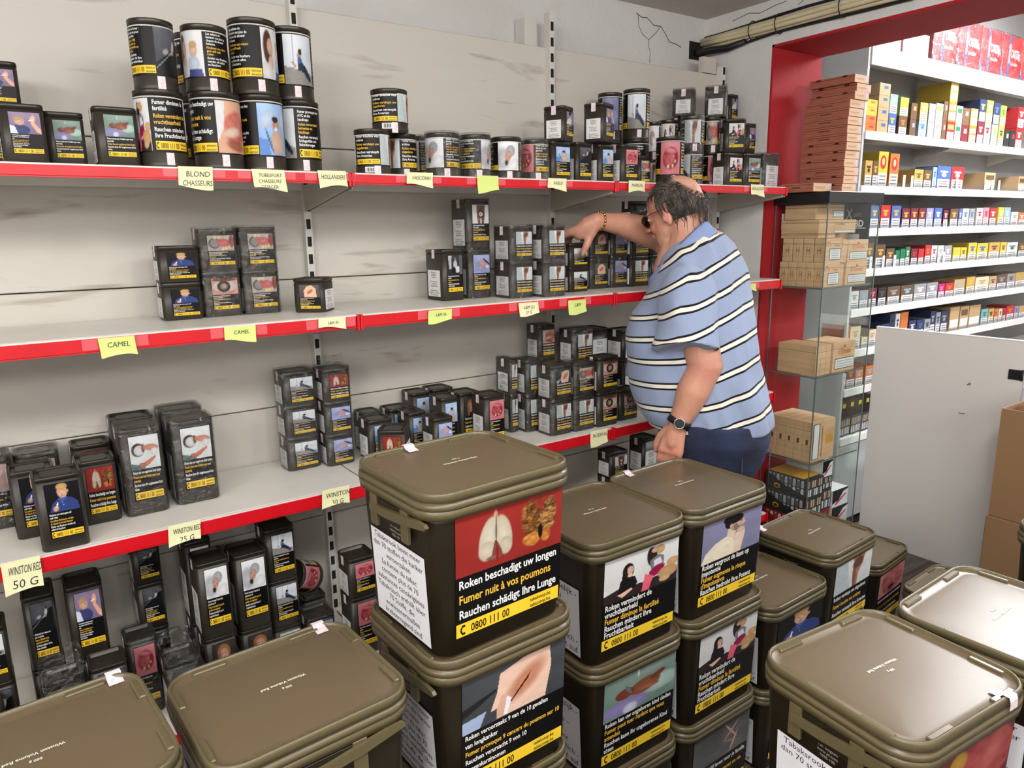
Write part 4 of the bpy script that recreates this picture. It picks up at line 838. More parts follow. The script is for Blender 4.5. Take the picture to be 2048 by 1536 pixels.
# stack position words: column number within its shelf bay, counted from the left
ORD = 'first second third fourth fifth sixth seventh eighth ninth tenth eleventh twelfth thirteenth fourteenth fifteenth sixteenth seventeenth eighteenth nineteenth twentieth'.split()
def ordinal(n):
    if n < 20: return ORD[n]
    return ('twenty-' if n < 30 else 'thirty-' if n < 40 else 'forty-')+(ORD[n % 10-1] if n % 10 else 'tenth')
def bay(x): return 'left bay' if x < .756 else ('middle bay' if x < 1.656 else 'right bay')
cols = {}
for e in TINS: cols.setdefault((e[1], e[12], bay(e[2])), []).append(e[2])
for k in cols:
    xs = sorted(cols[k]); u = [xs[0]]
    for q in xs:
        if q-u[-1] > .012: u.append(q)
    cols[k] = u
LEV = {(0, 1): '', (0, 2): ', lower', (1, 2): ', upper', (0, 3): ', bottom', (1, 3): ', middle', (2, 3): ', uppermost'}
seen = {}
for i, e in enumerate(TINS):
    shp, sh, x, y, z, w, d, h, rot, des, wr_, hole, row, lev, nlev = e
    nm = 'tobacco_can' if shp == 'R' else 'tobacco_tin'
    t = empty(nm, (x, y, z), math.radians(rot))
    u = cols[(sh, row, bay(x))]; pos = min(range(len(u)), key=lambda q: abs(u[q]-x) if u[q] <= x+.0001 else 9)
    lab = '%s%s %s, %s picture%s, %s %s, %s, %s' % ('film-wrapped ' if wr_ else '', 'round' if shp == 'R' else ('tall' if h > .15 else 'square'), 'can' if shp == 'R' else 'tin',
        PDESC[des], LEV[(lev, nlev)], ordinal(pos), 'behind' if row == 'b' else 'stack', bay(x), SHN[sh])
    if lab in seen:
        lab += ', farther back' if y > seen[lab] else ', nearer'
    seen[lab] = y
    tag(t, lab, 'can' if shp == 'R' else 'tin', ('round tobacco cans, ' if shp == 'R' else 'tobacco tins, ')+SHN[sh])
    if shp == 'S':
        b, l = tin_meshes(w, d, h, hole)
        mesh_obj('body', b, t); mesh_obj('lid', l, t)
        if des not in ('none', 'info'):
            lw = w*.70; lh = (h-.014)*(.80 if h > .1 else .84)
            o = mesh_obj('health_label', tin_label(des), t, loc=(w*.06, -d/2-.0005, h-.016-lh)); o.scale = (lw, 1, lh)
        o = mesh_obj('warning_label', side_label(), t, loc=(-w/2-.0006, -d*.02, h*.08)); o.scale = (1, d*.68, h*.52)
        if des in ('none', 'info'):
            o = mesh_obj('warning_label', side_label(), t, loc=(0, -d/2-.0006, h*.06), rz=PI/2); o.scale = (1, w*.75, h*.60)
        if rot < 0:
            o = mesh_obj('warning_label', side_label(), t, loc=(w/2+.0006, 0, h*.08), rz=PI); o.scale = (1, d*.72, h*.58)
        mesh_obj('tax_seal', seal_me, t, loc=(-w/2-.0008, -d*.02, h-.0), rz=-PI/2)
        if wr_ == 1: mesh_obj('plastic_wrap', wrap_mesh(w, d, h, 0), t)
        if wr_ == 2: mesh_obj('open_plastic_bag', open_bag(w, d, h), t)
    else:
        b, l = can_meshes(w, h)
        mesh_obj('body', b, t); mesh_obj('lid', l, t)
        az = math.atan2(x, y)
        o = mesh_obj('health_label', round_label(des), t, loc=(0, 0, h*.20)); o.scale = (w*1.004, w*1.004, h*.70)
        ph = {5: 0, 8: -1.25, 9: -1.4, 10: .25, 11: -1.15, 12: .35, 13: -.9, 14: -1.55, 15: -.8, 16: .25, 17: -.8, 18: 0, 19: .5, 20: -.85, 21: -1.75, 22: .35,
              31: 0, 39: .35, 41: -1.5, 42: 1.3}.get(i, 1.2)
        if i in (15, 17):
            ba = Art(); ba.quad(-.014, 0, .014, .014, (226, 226, 226)); [ba.quad(-.011+.0022*q, .002, -.0102+.0022*q+.0005*(q % 3), .012, (20, 20, 20), .0002) for q in range(10)]
            mesh_obj('barcode', ba.mesh('barcode', lambda u, v, zz: (u, -w*1.012-zz, v)), t, loc=(0, 0, h*.04), rz=-az-.15)
        o.rotation_euler = (0, 0, -az+ph-.35)
        o2 = mesh_obj('tax_seal', seal_me, t, loc=(w*1.012*math.sin(-az+.15)*-1 if False else -w*1.012*math.sin(az-.25), -w*1.012*math.cos(az-.25), h*.19), rz=-(az-.25))
        if wr_: mesh_obj('plastic_wrap', wrap_mesh(0, 0, h, w, True), t)

# round can lying tilted among the tins of the lowest shelf
t = empty('tobacco_can', (.655, 2.02, .60)); t.rotation_euler = (math.radians(62), 0, math.radians(-58))
tag(t, 'black round can lying tilted behind the lowest shelf stacks near the slotted upright', 'can', 'round tobacco cans, lowest shelf')
b, l = can_meshes(.047, .10); mesh_obj('body', b, t); mesh_obj('lid', l, t)
o = mesh_obj('health_label', round_label('mouth'), t, loc=(0, 0, .018)); o.scale = (.0472, .0472, .07); o.rotation_euler = (0, 0, 2.4)
t2 = empty('tobacco_tin', (.655, 2.04, .42)); tag(t2, 'dark tin under the tilted round can, lowest shelf', 'tin', 'tobacco tins, lowest shelf')
b, l = tin_meshes(.075, .085, .12, 0); mesh_obj('body', b, t2); mesh_obj('lid', l, t2)
# loose transparent film above the second wrapped stack and beside the man
def film(name, loc, sx, sz, label, seed):
    rr = random.Random(seed); mb = MB(); n = 9; v = []
    for j in range(n+1):
        for i in range(n+1):
            v.append((loc[0]+sx*(i/n-.5)+rr.uniform(-.004, .004), loc[1]+rr.uniform(-.012, .012), loc[2]+sz*j/n+rr.uniform(-.004, .004)))
    mb.add(v, [(j*(n+1)+i, j*(n+1)+i+1, (j+1)*(n+1)+i+1, (j+1)*(n+1)+i) for j in range(n) for i in range(n)], 0, True)
    o = mb.build(name, M['crumple']); tag(o, label, 'plastic film'); return o
film('loose_film', (.757, 2.0, 1.238), .075, .035, 'loose clear film sticking up from the stack topped by the lungs tin', 3)
film('loose_film', (1.775, 1.795, .985), .06, .09, 'crumpled clear film hanging in front of the tin beside the man\'s belly', 5)

# ------------------------------------------------------------------ large tobacco buckets
def tub_body(W, D, h, type_b):
    """tapered bucket; local origin at the centre of the base"""
    r = .034
    def R(z, k, i=0.0): return rrect(W*k-2*i, D*k-2*i, max(r*k-i, .004), z, 6)
    mb = MB().loft([R(0, .855, .006), R(.004, .86), R(h-.055, .925), R(h-.045, .928)])
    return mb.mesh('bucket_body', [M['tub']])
def tub_rim(W, D, h):
    r = .052
    def R(z, i=0.0): return rrect(W-2*i, D-2*i, max(r-i, .004), z, 6)
    mb = MB().loft([R(h-.046, .010), R(h-.0465, .001), R(h-.030, -.001), R(h-.029, .004)], cap0=True, cap1=True)
    return mb.mesh('bucket_rim', [M['rim']])
def tub_lid(W, D, h, tabs):
    r = .052
    def R(z, i=0.0): return rrect(W-2*i, D-2*i, max(r-i, .004), z, 6)
    mb = MB().loft([R(h-.029, .002), R(h-.0285, -.0015), R(h-.019, .0), R(h-.0185, .004), R(h-.0155, .004), R(h-.015, .001), R(h-.003, .002), R(h-.0005, .0035), R(h, .0055), R(h-.0008, .0078), R(h-.006, .009 if tabs else .0105)], cap0=False, cap1=False, mi=1)
    q = .016 if tabs else .011
    mb.loft([R(h-.006, .009 if tabs else .0105), R(h-.009, q+.004), R(h-.0085, q+.012), R(h-.008, q+.03), R(h-.0075, q+.08)], cap0=False, cap1=True, mi=0)
    if tabs:
        for (ax, ay) in ((.26, .5), (-.26, .5), (.26, -.5), (-.26, -.5)):
            cx = W*ax; cy = (D*.5-.0125)*(1 if ay > 0 else -1); mb.bbox(cx-.028, cx+.028, cy-.0065, cy+.0065, h-.012, h-.0035, .0018, mi=1)
        for (ax, ay) in ((.5, .26), (.5, -.26), (-.5, .26), (-.5, -.26)):
            cx = (W*.5-.0125)*(1 if ax > 0 else -1); cy = D*ay; mb.bbox(cx-.0065, cx+.0065, cy-.028, cy+.028, h-.012, h-.0035, .0018, mi=1)
    return mb.mesh('lid', [M['lid'], M['rim']])
def tub_handle(W, D, h, side):
    """plastic handle strap under the rim on the side face, with its two lugs"""
    mb = MB(); x = side*(W/2*.955); s = side
    for y in (-.055, .055):
        mb.bbox(min(x, x+s*.007), max(x, x+s*.007), y-.012, y+.012, h-.105, h-.046, .001)
    pr = [(.062, h-.064), (.0, h-.060), (-.10, h-.0475), (-.128, h-.0475), (-.134, h-.052), (-.130, h-.057), (-.06, h-.070), (.0, h-.076), (.062, h-.078)]
    v = [(x+s*.004, y, z) for y, z in pr]+[(x+s*.011, y, z) for y, z in pr]; n = len(pr)
    mb.add(v, [tuple(range(n)), tuple(range(2*n-1, n-1, -1))]+[(i, n+i, n+(i+1) % n, (i+1) % n) for i in range(n)])
    mb.bbox(min(x, x+s*.004), max(x, x+s*.004), -.043, .043, h-.088, h-.050, .0008, mi=1)
    return mb.mesh('handle', [M['rim'], M['tub']])
TUBTXT = {
 'lungs': [('Roken beschadigt uw longen', WH), ('Fumer nuit à vos poumons', YE), ('Rauchen schädigt Ihre Lunge', WH)],
 'hand': [('Roken veroorzaakt 9 van de 10 gevallen', WH), ('van longkanker', WH), ('Fumer provoque 9 cancers du poumon sur 10', YE), ('Rauchen verursacht 9 von 10', WH), ('Lungenkarzinomen', WH)],
 'mother': [('Roken vermindert de', WH), ('vruchtbaarheid', WH), ('Fumer diminue la fertilité', YE), ('Rauchen mindert Ihre', WH), ('Fruchtbarkeit', WH)],
 'man': [('Roken vergroot de kans op', WH), ('impotentie', WH), ('Fumer augmente le risque', YE), ('d\'impuissance', YE), ('Rauchen bedroht Ihre Potenz', WH)],
 'baby': [('Roken kan uw ongeboren kind doden', WH), ('Fumer peut tuer l\'enfant que vous', YE), ('attendez', YE), ('Rauchen kann Ihr ungeborenes Kind', WH), ('töten', WH)],
 'boy': [('Kinderen van rokers gaan zelf vaak roken', WH), ('Les enfants de fumeurs ont plus de risques', YE), ('de devenir fumeurs', YE), ('Kinder von Rauchern werden oft selbst zu', WH), ('Rauchern', WH)],
 'leg': [('Roken verstopt uw slagaderen', WH), ('Fumer bouche vos artères', YE), ('Rauchen verstopft Ihre Arterien', WH)],
 'cross': [('Stop nu - blijf leven voor je familie', WH), ('Arrêtez de fumer : restez en vie', YE), ('Das Rauchen aufgeben', WH)],
 'smoke': [('Roken veroorzaakt mond- en keelkanker', WH), ('Fumer provoque le cancer de la bouche et', YE), ('de la gorge', YE), ('Rauchen verursacht Mund-, Rachen- und', WH), ('Kehlkopfkrebs', WH)],
 'throat2': [('Roken veroorzaakt mond- en keelkanker', WH), ('Fumer provoque le cancer de la bouche', YE), ('Rauchen verursacht Kehlkopfkrebs', WH)],
 'tongue': [('Roken veroorzaakt mond- en keelkanker', WH), ('Fumer provoque le cancer de la bouche', YE), ('Rauchen verursacht Kehlkopfkrebs', WH)],
}
def tub_front(des, fine):
    k = 'T'+des+str(fine)
    if k in _lab: return _lab[k]
    a = Art(); e = .0004
    a.quad(0, 0, 1, 1, BK)
    nx, ny = (150, 90) if fine else (70, 44)
    pic_b = .505
    a.grid(0, pic_b, 1, 1, paint(des, nx, ny), e)
    L = TUBTXT[des]; n = max(len(L), 3); top = pic_b-.005; bot = .125; p = (top-bot)/n
    wmax = max(glyphs(l, .02)[2] for l, c in L); fs = min(.93/(wmax*.80), p*1.2)
    for i, (l, c) in enumerate(L): a.text(l, .025, top-p*(i+1)+p*.5-fs*.32, fs, c, e, maxw=.95, bold=.02, cond=.80)
    phone_bar(a, 0, 0, .985, .115, e, True, .9)
    me = a.mesh('health_label_'+des, lambda x, y, z: (x-.5, -z, y)); _lab[k] = me; return me
SIDE = ['Tabaksrook bevat meer', 'dan 70 stoffen die kanker', 'veroorzaken', 'La fumée du tabac', 'contient plus de 70', 'substances cancérigènes', 'Tabakrauch enthält über', '70 Stoffe, die', 'erwiesenermaßen', 'krebserregend sind']
SIDE2 = ['Roken is dodelijk -', 'Stop nu', 'Fumer tue -', 'Arrêtez', 'maintenant', 'Rauchen ist tödlich -', 'Hören Sie jetzt auf']
def tub_side(k2):
    k = 'TS%d' % k2
    if k in _lab: return _lab[k]
    a = Art(); L = SIDE if k2 == 0 else SIDE2; p = .97/len(L)
    a.quad(0, 0, 1, 1, (226, 227, 232))
    a.quad(0, 0, 1, .004, (20, 20, 20), .0001); a.quad(0, .996, 1, 1, (20, 20, 20), .0001)
    for i, l in enumerate(L): a.text(l, .5, .985-p*(i+1)+p*.22, p*.92, (26, 26, 30), .0003, 'C', maxw=.92, cond=1.0)
    me = a.mesh('warning_text', lambda x, y, z: (-z, .5-x, y)); _lab[k] = me; return me
def lid_print(seed):
    k = 'LP'
    if k in _lab: return _lab[k]
    a = Art(); a.text('Winston Volume Red', 0, -.006, .0085, (230, 226, 214), 0, 'C', bold=.02, cond=1.0); a.text('500 g', 0, .010, .007, (230, 226, 214), 0, 'C', bold=.02)
    me = a.mesh('lid_print', lambda x, y, z: (x, y, 0)); _lab[k] = me; return me
def address_print():
    k = 'AD'
    if k in _lab: return _lab[k]
    a = Art()
    for i, l in enumerate(['J.T. International', 'Company Netherlands B.V.', 'Noordeinde, Amstelveen', 'Tel. Belgium', 'www.jti.com', '1050-130']): a.text(l, 0, -.0085*i, .0075, (176, 172, 160), 0, 'C', cond=1.0)
    me = a.mesh('address_print', lambda x, y, z: (0, -x, y)); _lab[k] = me; return me

_tm = {}
def tub(x, y, z, rot, typ, des, label, group, h=.305, pitch=.30, sealpos=None, fine=True, handle=True, side=0, flip=False):
    W, D = (.32, .29) if typ == 'A' else (.33, .33)
    t = empty('tobacco_bucket', (x, y, z), rot)
    tag(t, label, 'bucket', group)
    k = (typ, h)
    if k not in _tm: _tm[k] = (tub_body(W, D, h, typ == 'B'), tub_rim(W, D, h), tub_lid(W, D, h, typ == 'A'), tub_handle(W, D, h, -1))
    b, rm, l, hd = _tm[k]
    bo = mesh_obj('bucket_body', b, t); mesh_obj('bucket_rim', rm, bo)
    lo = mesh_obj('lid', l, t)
    p = mesh_obj('lid_print', lid_print(0), lo, loc=(0, .01, h-.0065), rz=PI if flip else 0)
    if handle == 'front': mesh_obj('handle', hd, t, loc=(0, (W-D)/2*.955, 0), rz=PI/2)
    elif handle: mesh_obj('handle', hd, t)
    if des:
        # the bucket tapers: lean the print with the wall
        lh = h-.083; lean = math.atan2(D*.5*(.925-.86), h-.055)
        k0 = .86+(.925-.86)*(.034/(h-.055)); o = mesh_obj('health_label', tub_front(des, fine), t, loc=(W*.03, -D/2*k0-.0012, .034))
        o.scale = (W*.735, 1, lh); o.rotation_euler = (-lean*-1 if False else lean, 0, 0)
    lean = math.atan2(W*.5*(.925-.86), h-.055)
    k0 = .86+(.925-.86)*(.012/(h-.055)); o = mesh_obj('warning_label', tub_side(side), t, loc=(-W/2*k0-.0012, 0, .012)); o.scale = (1, D*.66, h*.56); o.rotation_euler = (0, -lean, 0)
    ap = mesh_obj('address_print', address_print(), t, loc=(-W/2*.918-.0012, .0, h*.66+.03)); ap.rotation_euler = (0, -lean, 0)
    if sealpos:
        # paper tax seal folded over the rim
        sx, sy, sr = sealpos
        mb = MB(); w = .011
        prof = [(.030, -.0068), (.013, -.0045), (.008, .0012), (-.001, .0012), (-.0035, -.006), (-.004, -.02)]
        v = [(u, q, zz) for q, zz in prof for u in (-w, w)]
        mb.add(v, [(2*i, 2*i+1, 2*i+3, 2*i+2) for i in range(len(prof)-1)], 0, False)
        mb.build('tax_seal', M['seal'], t, loc=(sx, sy, h), rz=sr)
    return t

G = 'tobacco buckets stacked on the floor'
# tall centre stack of four
cx, cy, cr = .662, 1.113, .05
tub(cx, cy, .90, cr, 'A', 'lungs', 'olive bucket with red two-lungs picture, topmost of the tall centre stack', G, sealpos=(-.035, .1445, PI))
tub(cx+.004, cy-.004, .60, cr-.02, 'A', 'hand', 'bucket with wounded hand picture, directly under the two-lungs bucket', G)
tub(cx, cy+.002, .30, cr, 'A', 'hand', 'third bucket down in the tall centre stack, almost hidden', G, fine=False)
tub(cx, cy, 0, cr, 'A', None, 'bottom bucket of the tall centre stack, hidden below the others', G)
# stack of three right of it
for i, (d, l) in enumerate(((None, 'bottom bucket of the stack right of the centre stack'), ('baby', 'bucket with baby picture, under the mother-and-teddy bucket'), ('mother', 'bucket with mother, child and teddy picture, top of its stack beside the tall stack'))):
    tub(1.145+(.004 if i == 1 else 0), 1.278, .3095*i, 0, 'B', d, l, G, h=.3145, handle=False, side=1)
for i, (d, l) in enumerate((('cross', 'bucket with pale twisted shape picture, bottom of the stack before the man'), ('mother', 'bucket with mother-and-teddy picture under the bare-shouldered man bucket'), ('man', 'bucket with bare-shouldered man picture, top of the stack right in front of the standing man'))):
    tub(1.478, 1.283-(.006 if i == 1 else 0), .3095*i, .02, 'B', d, l, G, h=.3145, handle=False, side=1, sealpos=(-.07, .1655, PI) if i == 2 else None)
# lower stacks towards the counter
for i, (d, l) in enumerate((('smoke', 'bucket with grey smoke picture under the boy bucket, right of the grey-picture stack'), ('boy', 'bucket with boy in blue shirt picture, right of the bare-shouldered man bucket'))):
    tub(1.822, 1.265, .272*i, .03, 'A', d, l, G, h=.277, handle=False, side=1)
for i, (d, l) in enumerate((('leg', 'bottom bucket below the bare-leg bucket, hidden'), ('leg', 'bucket with bare leg picture and paper seal, right of the boy bucket'))):
    tub(2.16, 1.30, .30*i, .055, 'A', d, l, G, handle=False, side=1, sealpos=(-.12, .1445, PI) if i == 1 else None)
tub(2.80, 1.485, 0, .10, 'A', 'throat2', 'single bucket on the floor nearest the glass cabinet, pink throat picture', G, handle=False, side=1)
tub(2.74, 1.07, 0, .05, 'A', 'leg', 'single bucket on the floor peeking out behind the shiny right-hand lids', G, handle=False, side=1)
# near right pair
for i in range(3):
    tub(1.464, .487, .30*i, .03, 'A', None if i < 2 else 'tongue', ['bottom', 'middle', 'shiny-lidded top'][i]+' bucket of the stack behind the nearest right-hand bucket', G, fine=False)
for i in range(3):
    tub(1.120, .525, .30*i, -.09, 'A', 'tongue' if i == 2 else None, ['bottom bucket of the nearest right-hand stack', 'middle bucket of the nearest right-hand stack', 'nearest right-hand bucket with seal over its rim and red tongue picture'][i], G, sealpos=(.085, -.1445, 0) if i == 2 else None, flip=True)
for i in range(3):
    tub(2.088, .513, .30*i, .03, 'A', None, ['bottom', 'middle', 'top'][i]+' bucket of the stack at the far right edge, before the cardboard boxes', G, fine=False)
# near left
for i in range(3):
    tub(.296, 1.077, .30*i, .06, 'A', None, ['bottom', 'middle', 'top'][i]+' bucket of the stack just left of the tall centre stack', G, side=0, handle='front' if i == 2 else True, sealpos=(.115, .1445, PI) if i == 2 else None, fine=False, flip=True)
for i in range(3):
    tub(-.045, 1.085, .308*i, .09, 'A', None, ['bottom', 'middle', 'top'][i]+' bucket of the stack at the lower left corner', G, h=.313, sealpos=(.125, .1445, PI) if i == 2 else None, flip=True)
# low bucket in the front gap
for i in range(2):
    tub(.612, .797, .30*i, .03, 'A', None, ['bottom', 'top'][i]+' bucket of the low stack whose lid shows at the lower edge', G, fine=False)

# ------------------------------------------------------------------ cables along the wall
def cable(name, pts, r, m, label, n=8):
    o = MB().tube(pts, r, n).build(name, m); tag(o, label, 'cable', 'cables along the wall above the opening'); return o
ys = [2.235-.12*i for i in range(22)]
def sag(y, a, ph): return a*math.sin(y*7+ph)
for k, (dx, dz, r) in enumerate(((.014, .0, .010), (.012, .020, .009), (.013, -.019, .009), (.030, .009, .009), (.030, -.010, .009))):
    cable('white_cable', [(2.6-dx+.0, y, 2.378+dz*.8+sag(y, .002, k)-.004*(2.2-y)) for y in ys], r, M['cable'],
          'cream cable in the bundle above the red opening, ' + ['wall side', 'upper', 'lower', 'outer upper', 'outer lower'][k] + ' one')
cable('black_cable', [(2.592, y, 2.408+sag(y, .006, 2)) for y in ys], .005, M['cable_black'], 'thin black cable running above the cream bundle')
cable('black_cable', [(2.59, 2.235, 2.335), (2.56, 2.2, 2.33), (2.575, 2.1, 2.325), (2.588, 2.0, 2.342)] + [(2.592, y, 2.348+sag(y, .003, 1)) for y in ys[3:]], .005, M['cable_black'], 'thin black cable drooping under the cream bundle')
cable('black_cable', [(2.53, 2.236, 2.335), (2.535, 2.21, 2.335), (2.55, 2.17, 2.338), (2.575, 2.10, 2.335), (2.585, 2.02, 2.345)], .012, M['cable_black'], 'thick black cable coming out of the corner beside the bundle')
MB().box(2.50, 2.59, 2.236, 2.24, 2.31, 2.38).build('wall_hole', M['slot'], wb)
for i, y in enumerate((1.98, 1.86, 1.60, 1.36)):
    pts = [(2.6-.020+.030*math.cos(t)-.004, y, 2.374+.036*math.sin(t)) for t in (2*PI*k/14 for k in range(15))]
    o = MB().tube(pts, .0022, 5).build('cable_tie', M['cable_black']); tag(o, ['first', 'second', 'third', 'fourth'][i]+' black tie from the corner around the cable bundle', 'cable tie', 'ties on the cable bundle')

# ------------------------------------------------------------------ glass display cabinet
CX0, CX1, CY0, CY1, CT = 2.66, 3.03, 1.654, 1.888, 1.700
cab = empty('glass_cabinet', (0, 0, 0)); tag(cab, 'tall narrow glass display cabinet with black top, standing by the red wall', 'cabinet')
MB().bbox(CX0-.012, CX1+.012, CY0-.012, CY1, CT, CT+.045, .002).build('cabinet_top', M['black_metal'], cab)
MB().bbox(CX0-.01, CX1+.01, CY0-.01, CY1, 0, .08, .002).build('cabinet_base', M['black_metal'], cab)
g = .004
MB().box(CX0, CX0+g, CY0, CY1, .08, CT).build('glass_pane', M['glass'], cab)
MB().box(CX1-g, CX1, CY0, CY1, .08, CT).build('glass_pane', M['glass'], cab)
MB().box(CX0+g, CX1-g, CY0, CY0+g, .08, CT).build('glass_door', M['glass'], cab)
for (x, y) in ((CX0-.002, CY0-.002), (CX1, CY0-.002), (CX0-.002, CY1-.004), (CX1, CY1-.004)):
    MB().box(x, x+.003, y, y+.003, .08, CT).build('glass_edge', M['glass_edge'], cab)
    MB().box(x+.004, x+.0055, y, y+.002, .08, CT).build('metal_strip', M['chrome'], cab)
SHZ = [1.372, 1.010, .638, .30]
for z in SHZ:
    s = MB().box(CX0+g, CX1-g, CY0+g+.001, CY1-.004, z-.006, z).build('glass_shelf', M['glass'], cab)
    MB().box(CX0+g, CX1-g, CY0+g, CY0+g+.001, z-.006, z).box(CX0+g-.001, CX0+g, CY0+g, CY1-.004, z-.006, z).build('shelf_edge', M['glass_edge'], s)

# cigar boxes
def wood_box(x0, x1, y0, y1, z0, z1, face, label, group, rot=0.0, mark=None, tilt=0.0, m=None, m2=None):
    cx, cy = (x0+x1)/2, (y0+y1)/2
    t = empty('cigar_box', (cx, cy, z0), rot); t.rotation_euler = (0, tilt, rot)
    tag(t, label, 'box', group)
    w, d, h = x1-x0, y1-y0, z1-z0
    MB().bbox(-w/2, w/2, -d/2, d/2, 0, h*.78-.0008, .0012).build('box_body', m or M['wood'], t)
    MB().bbox(-w/2, w/2, -d/2, d/2, h*.78+.0002, h, .0012).build('box_lid', m2 or m or M['wood'], t)
    if face:
        a = Art(); e = .0003
        if face == 'script':
            a.text('El Dorado', .5, .60, .26, (182, 96, 44), e, 'C', maxw=.66, bold=.0, cond=.55); a.poly([(.44, .84), (.50, .92), (.56, .84), (.54, .80), (.46, .80)], (182, 96, 44), e)
            a.quad(.10, .10, .96, .46, (24, 34, 48)); a.quad(.115, .125, .945, .435, (222, 222, 222), e)
            for k in range(3): a.text('Fumer nuit gravement - Roken schaadt ernstig', .53, .34-.085*k, .075, (90, 92, 98), 2*e, 'C', maxw=.74, cond=.5)
        elif face == 'arch':
            a.text('Paradise', .72, .66, .16, (176, 104, 56), e, 'C', maxw=.46, cond=.6); a.poly([(.20+.16*math.cos(t), .66+.22*math.sin(t)) for t in (PI*k/8 for k in range(9))], (188, 120, 74), e); a.poly([(.20+.11*math.cos(t), .66+.15*math.sin(t)) for t in (PI*k/8 for k in range(9))], (205, 163, 120), 2*e)
            a.quad(.30, .10, .96, .58, (24, 34, 48)); a.quad(.325, .125, .935, .555, (220, 222, 224), e)
            for k in range(4): a.text('Fumer nuit gravement', .63, .46-.095*k, .075, (90, 92, 98), 2*e, 'C', maxw=.52, cond=.6)
        elif face == 'white':
            a.quad(.30, .16, .97, .60, (24, 34, 48)); a.quad(.33, .19, .94, .57, (214, 216, 218), e)
            for k in range(3): a.text('Roken is dodelijk', .63, .45-.10*k, .08, (90, 92, 98), 2*e, 'C', maxw=.5, cond=.6)
        elif face == 'tall':
            a.quad(.06, .06, .34, .94, (24, 34, 48)); a.quad(.09, .075, .31, .925, (220, 222, 224), e); a.quad(.62, .40, .92, .60, (206, 150, 60), e)
            a.quad(.44, .10, .47, .86, (150, 100, 64), e)
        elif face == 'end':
            a.quad(.02, .04, .98, .96, (222, 186, 152)); a.quad(.10, .48, .66, .55, (176, 128, 100), e); a.quad(.14, .36, .6, .41, (186, 140, 112), e); a.quad(.76, .30, .92, .92, (214, 200, 206), e)  # pale ground paints the stronger light on box ends; bars are print, tax seal
        elif face == 'wide':
            a.quad(.40, .05, .98, .22, (24, 34, 48)); a.quad(.41, .07, .97, .2, (214, 216, 218), e); a.text('Carillo', .55, .60, .26, (160, 96, 52), e, 'C', maxw=.3, cond=.4)
        o = mesh_obj('box_print', a.mesh('box_print', lambda u, v, zz: (u-.5, -zz, v)), t, loc=(0, -d/2-.0004, 0)); o.scale = (w, 1, h)
    if mark:
        a = Art()
        if mark == 'C':
            for q in (.16, .74): a.quad(q, .80, q+.10, .98, (60, 30, 22))
        elif mark == 'H':
            for q in ((.32, .36, .39, .66), (.61, .36, .68, .66), (.39, .49, .61, .53)): a.quad(*q, (152, 106, 72))
        else:
            a.poly([(.5+.22*math.cos(k*PI/4)*(1 if k % 2 else .5), .5+.10*math.sin(k*PI/4)*(1 if k % 2 else .5)) for k in range(8)], (84, 44, 28))
        o = mesh_obj('box_mark', a.mesh('box_mark', lambda u, v, zz: (-zz, .5-u, v)), t, loc=(-w/2-.0005, 0, 0)); o.scale = (1, d, h)
    return t
GB = 'wooden cigar boxes in the glass cabinet'
x0 = 2.680
z = SHZ[0]
# shelf 1, bottom row
for i in range(5): wood_box(x0, x0+.118, 1.668+.040*i, 1.668+.040*i+.038, z, z+.098, 'arch' if i == 0 else None, '%s arch-marked cigar box from the front, lower left on the top glass shelf' % ordinal(i), GB, mark='H')
for i in range(3): wood_box(x0+.124, x0+.166, 1.680+.06*i, 1.680+.06*i+.055, z, z+.092, None, '%s plain narrow box from the front, middle of the top glass shelf' % ordinal(i), GB)
for i in range(3): wood_box(x0+.172, x0+.325, 1.672+.06*i, 1.672+.06*i+.056, z, z+.094, 'script' if i == 0 else None, '%s script-lettered box from the front, lower right on the top glass shelf' % ordinal(i), GB)
z2 = z+.098
for i in range(4): wood_box(x0+.002, x0+.122, 1.670+.048*i, 1.670+.048*i+.044, z2, z2+.095, 'arch' if i == 0 else None, '%s arch-marked box from the front, second tier on the top glass shelf' % ordinal(i), GB, mark='H')
wood_box(x0+.128, x0+.168, 1.675, 1.78, z2-.004, z2+.090, None, 'plain narrow box leaning in the second tier of the top glass shelf', GB, tilt=.10)
wood_box(x0+.180, x0+.330, 1.676, 1.76, z2-.003, z2+.086, 'script', 'slanting script-lettered box, second tier on the top glass shelf', GB, tilt=-.0)
wood_box(x0+.125, x0+.325, 1.765, 1.875, z2-.003, z2+.112, None, 'plain box behind the slanting script-lettered one', GB)
z3 = z2+.096
wood_box(x0+.001, x0+.265, 1.70, 1.87, z3+.018, z3+.072, 'wide', 'long cigar box lying across the stack on the top glass shelf', GB)
wood_box(x0+.001, x0+.12, 1.70, 1.87, z3, z3+.017, None, 'thin box under the long one on the top glass shelf', GB)
wood_box(x0+.005, x0+.085, 1.72, 1.86, z3+.073, z3+.132, None, 'plain box at the upper left of the top glass shelf stack', GB)
wood_box(x0+.09, x0+.205, 1.72, 1.86, z3+.073, z3+.132, 'white', 'white-labelled box at the very top of the cabinet stack', GB)
z = SHZ[1]
for i in range(2): wood_box(x0+.118, x0+.302-.02, 1.668+.07*i, 1.668+.07*i+.065, z, z+.128, 'script' if i == 0 else None, '%s script-lettered box from the front on the second glass shelf' % ordinal(i), GB, mark=None)
for i in range(3): wood_box(x0+.002+.036*i, x0+.002+.036*i+.034, 1.672, 1.85, z, z+.124, None, '%s upright narrow box from the left on the second glass shelf' % ordinal(i), GB)
z = SHZ[2]
for i in range(5): wood_box(x0+.005, x0+.175, 1.668+.042*i, 1.668+.042*i+.0405, z, z+.175, 'tall' if i == 0 else None, '%s tall flat box from the front on the third glass shelf' % ordinal(i), GB, mark='F')
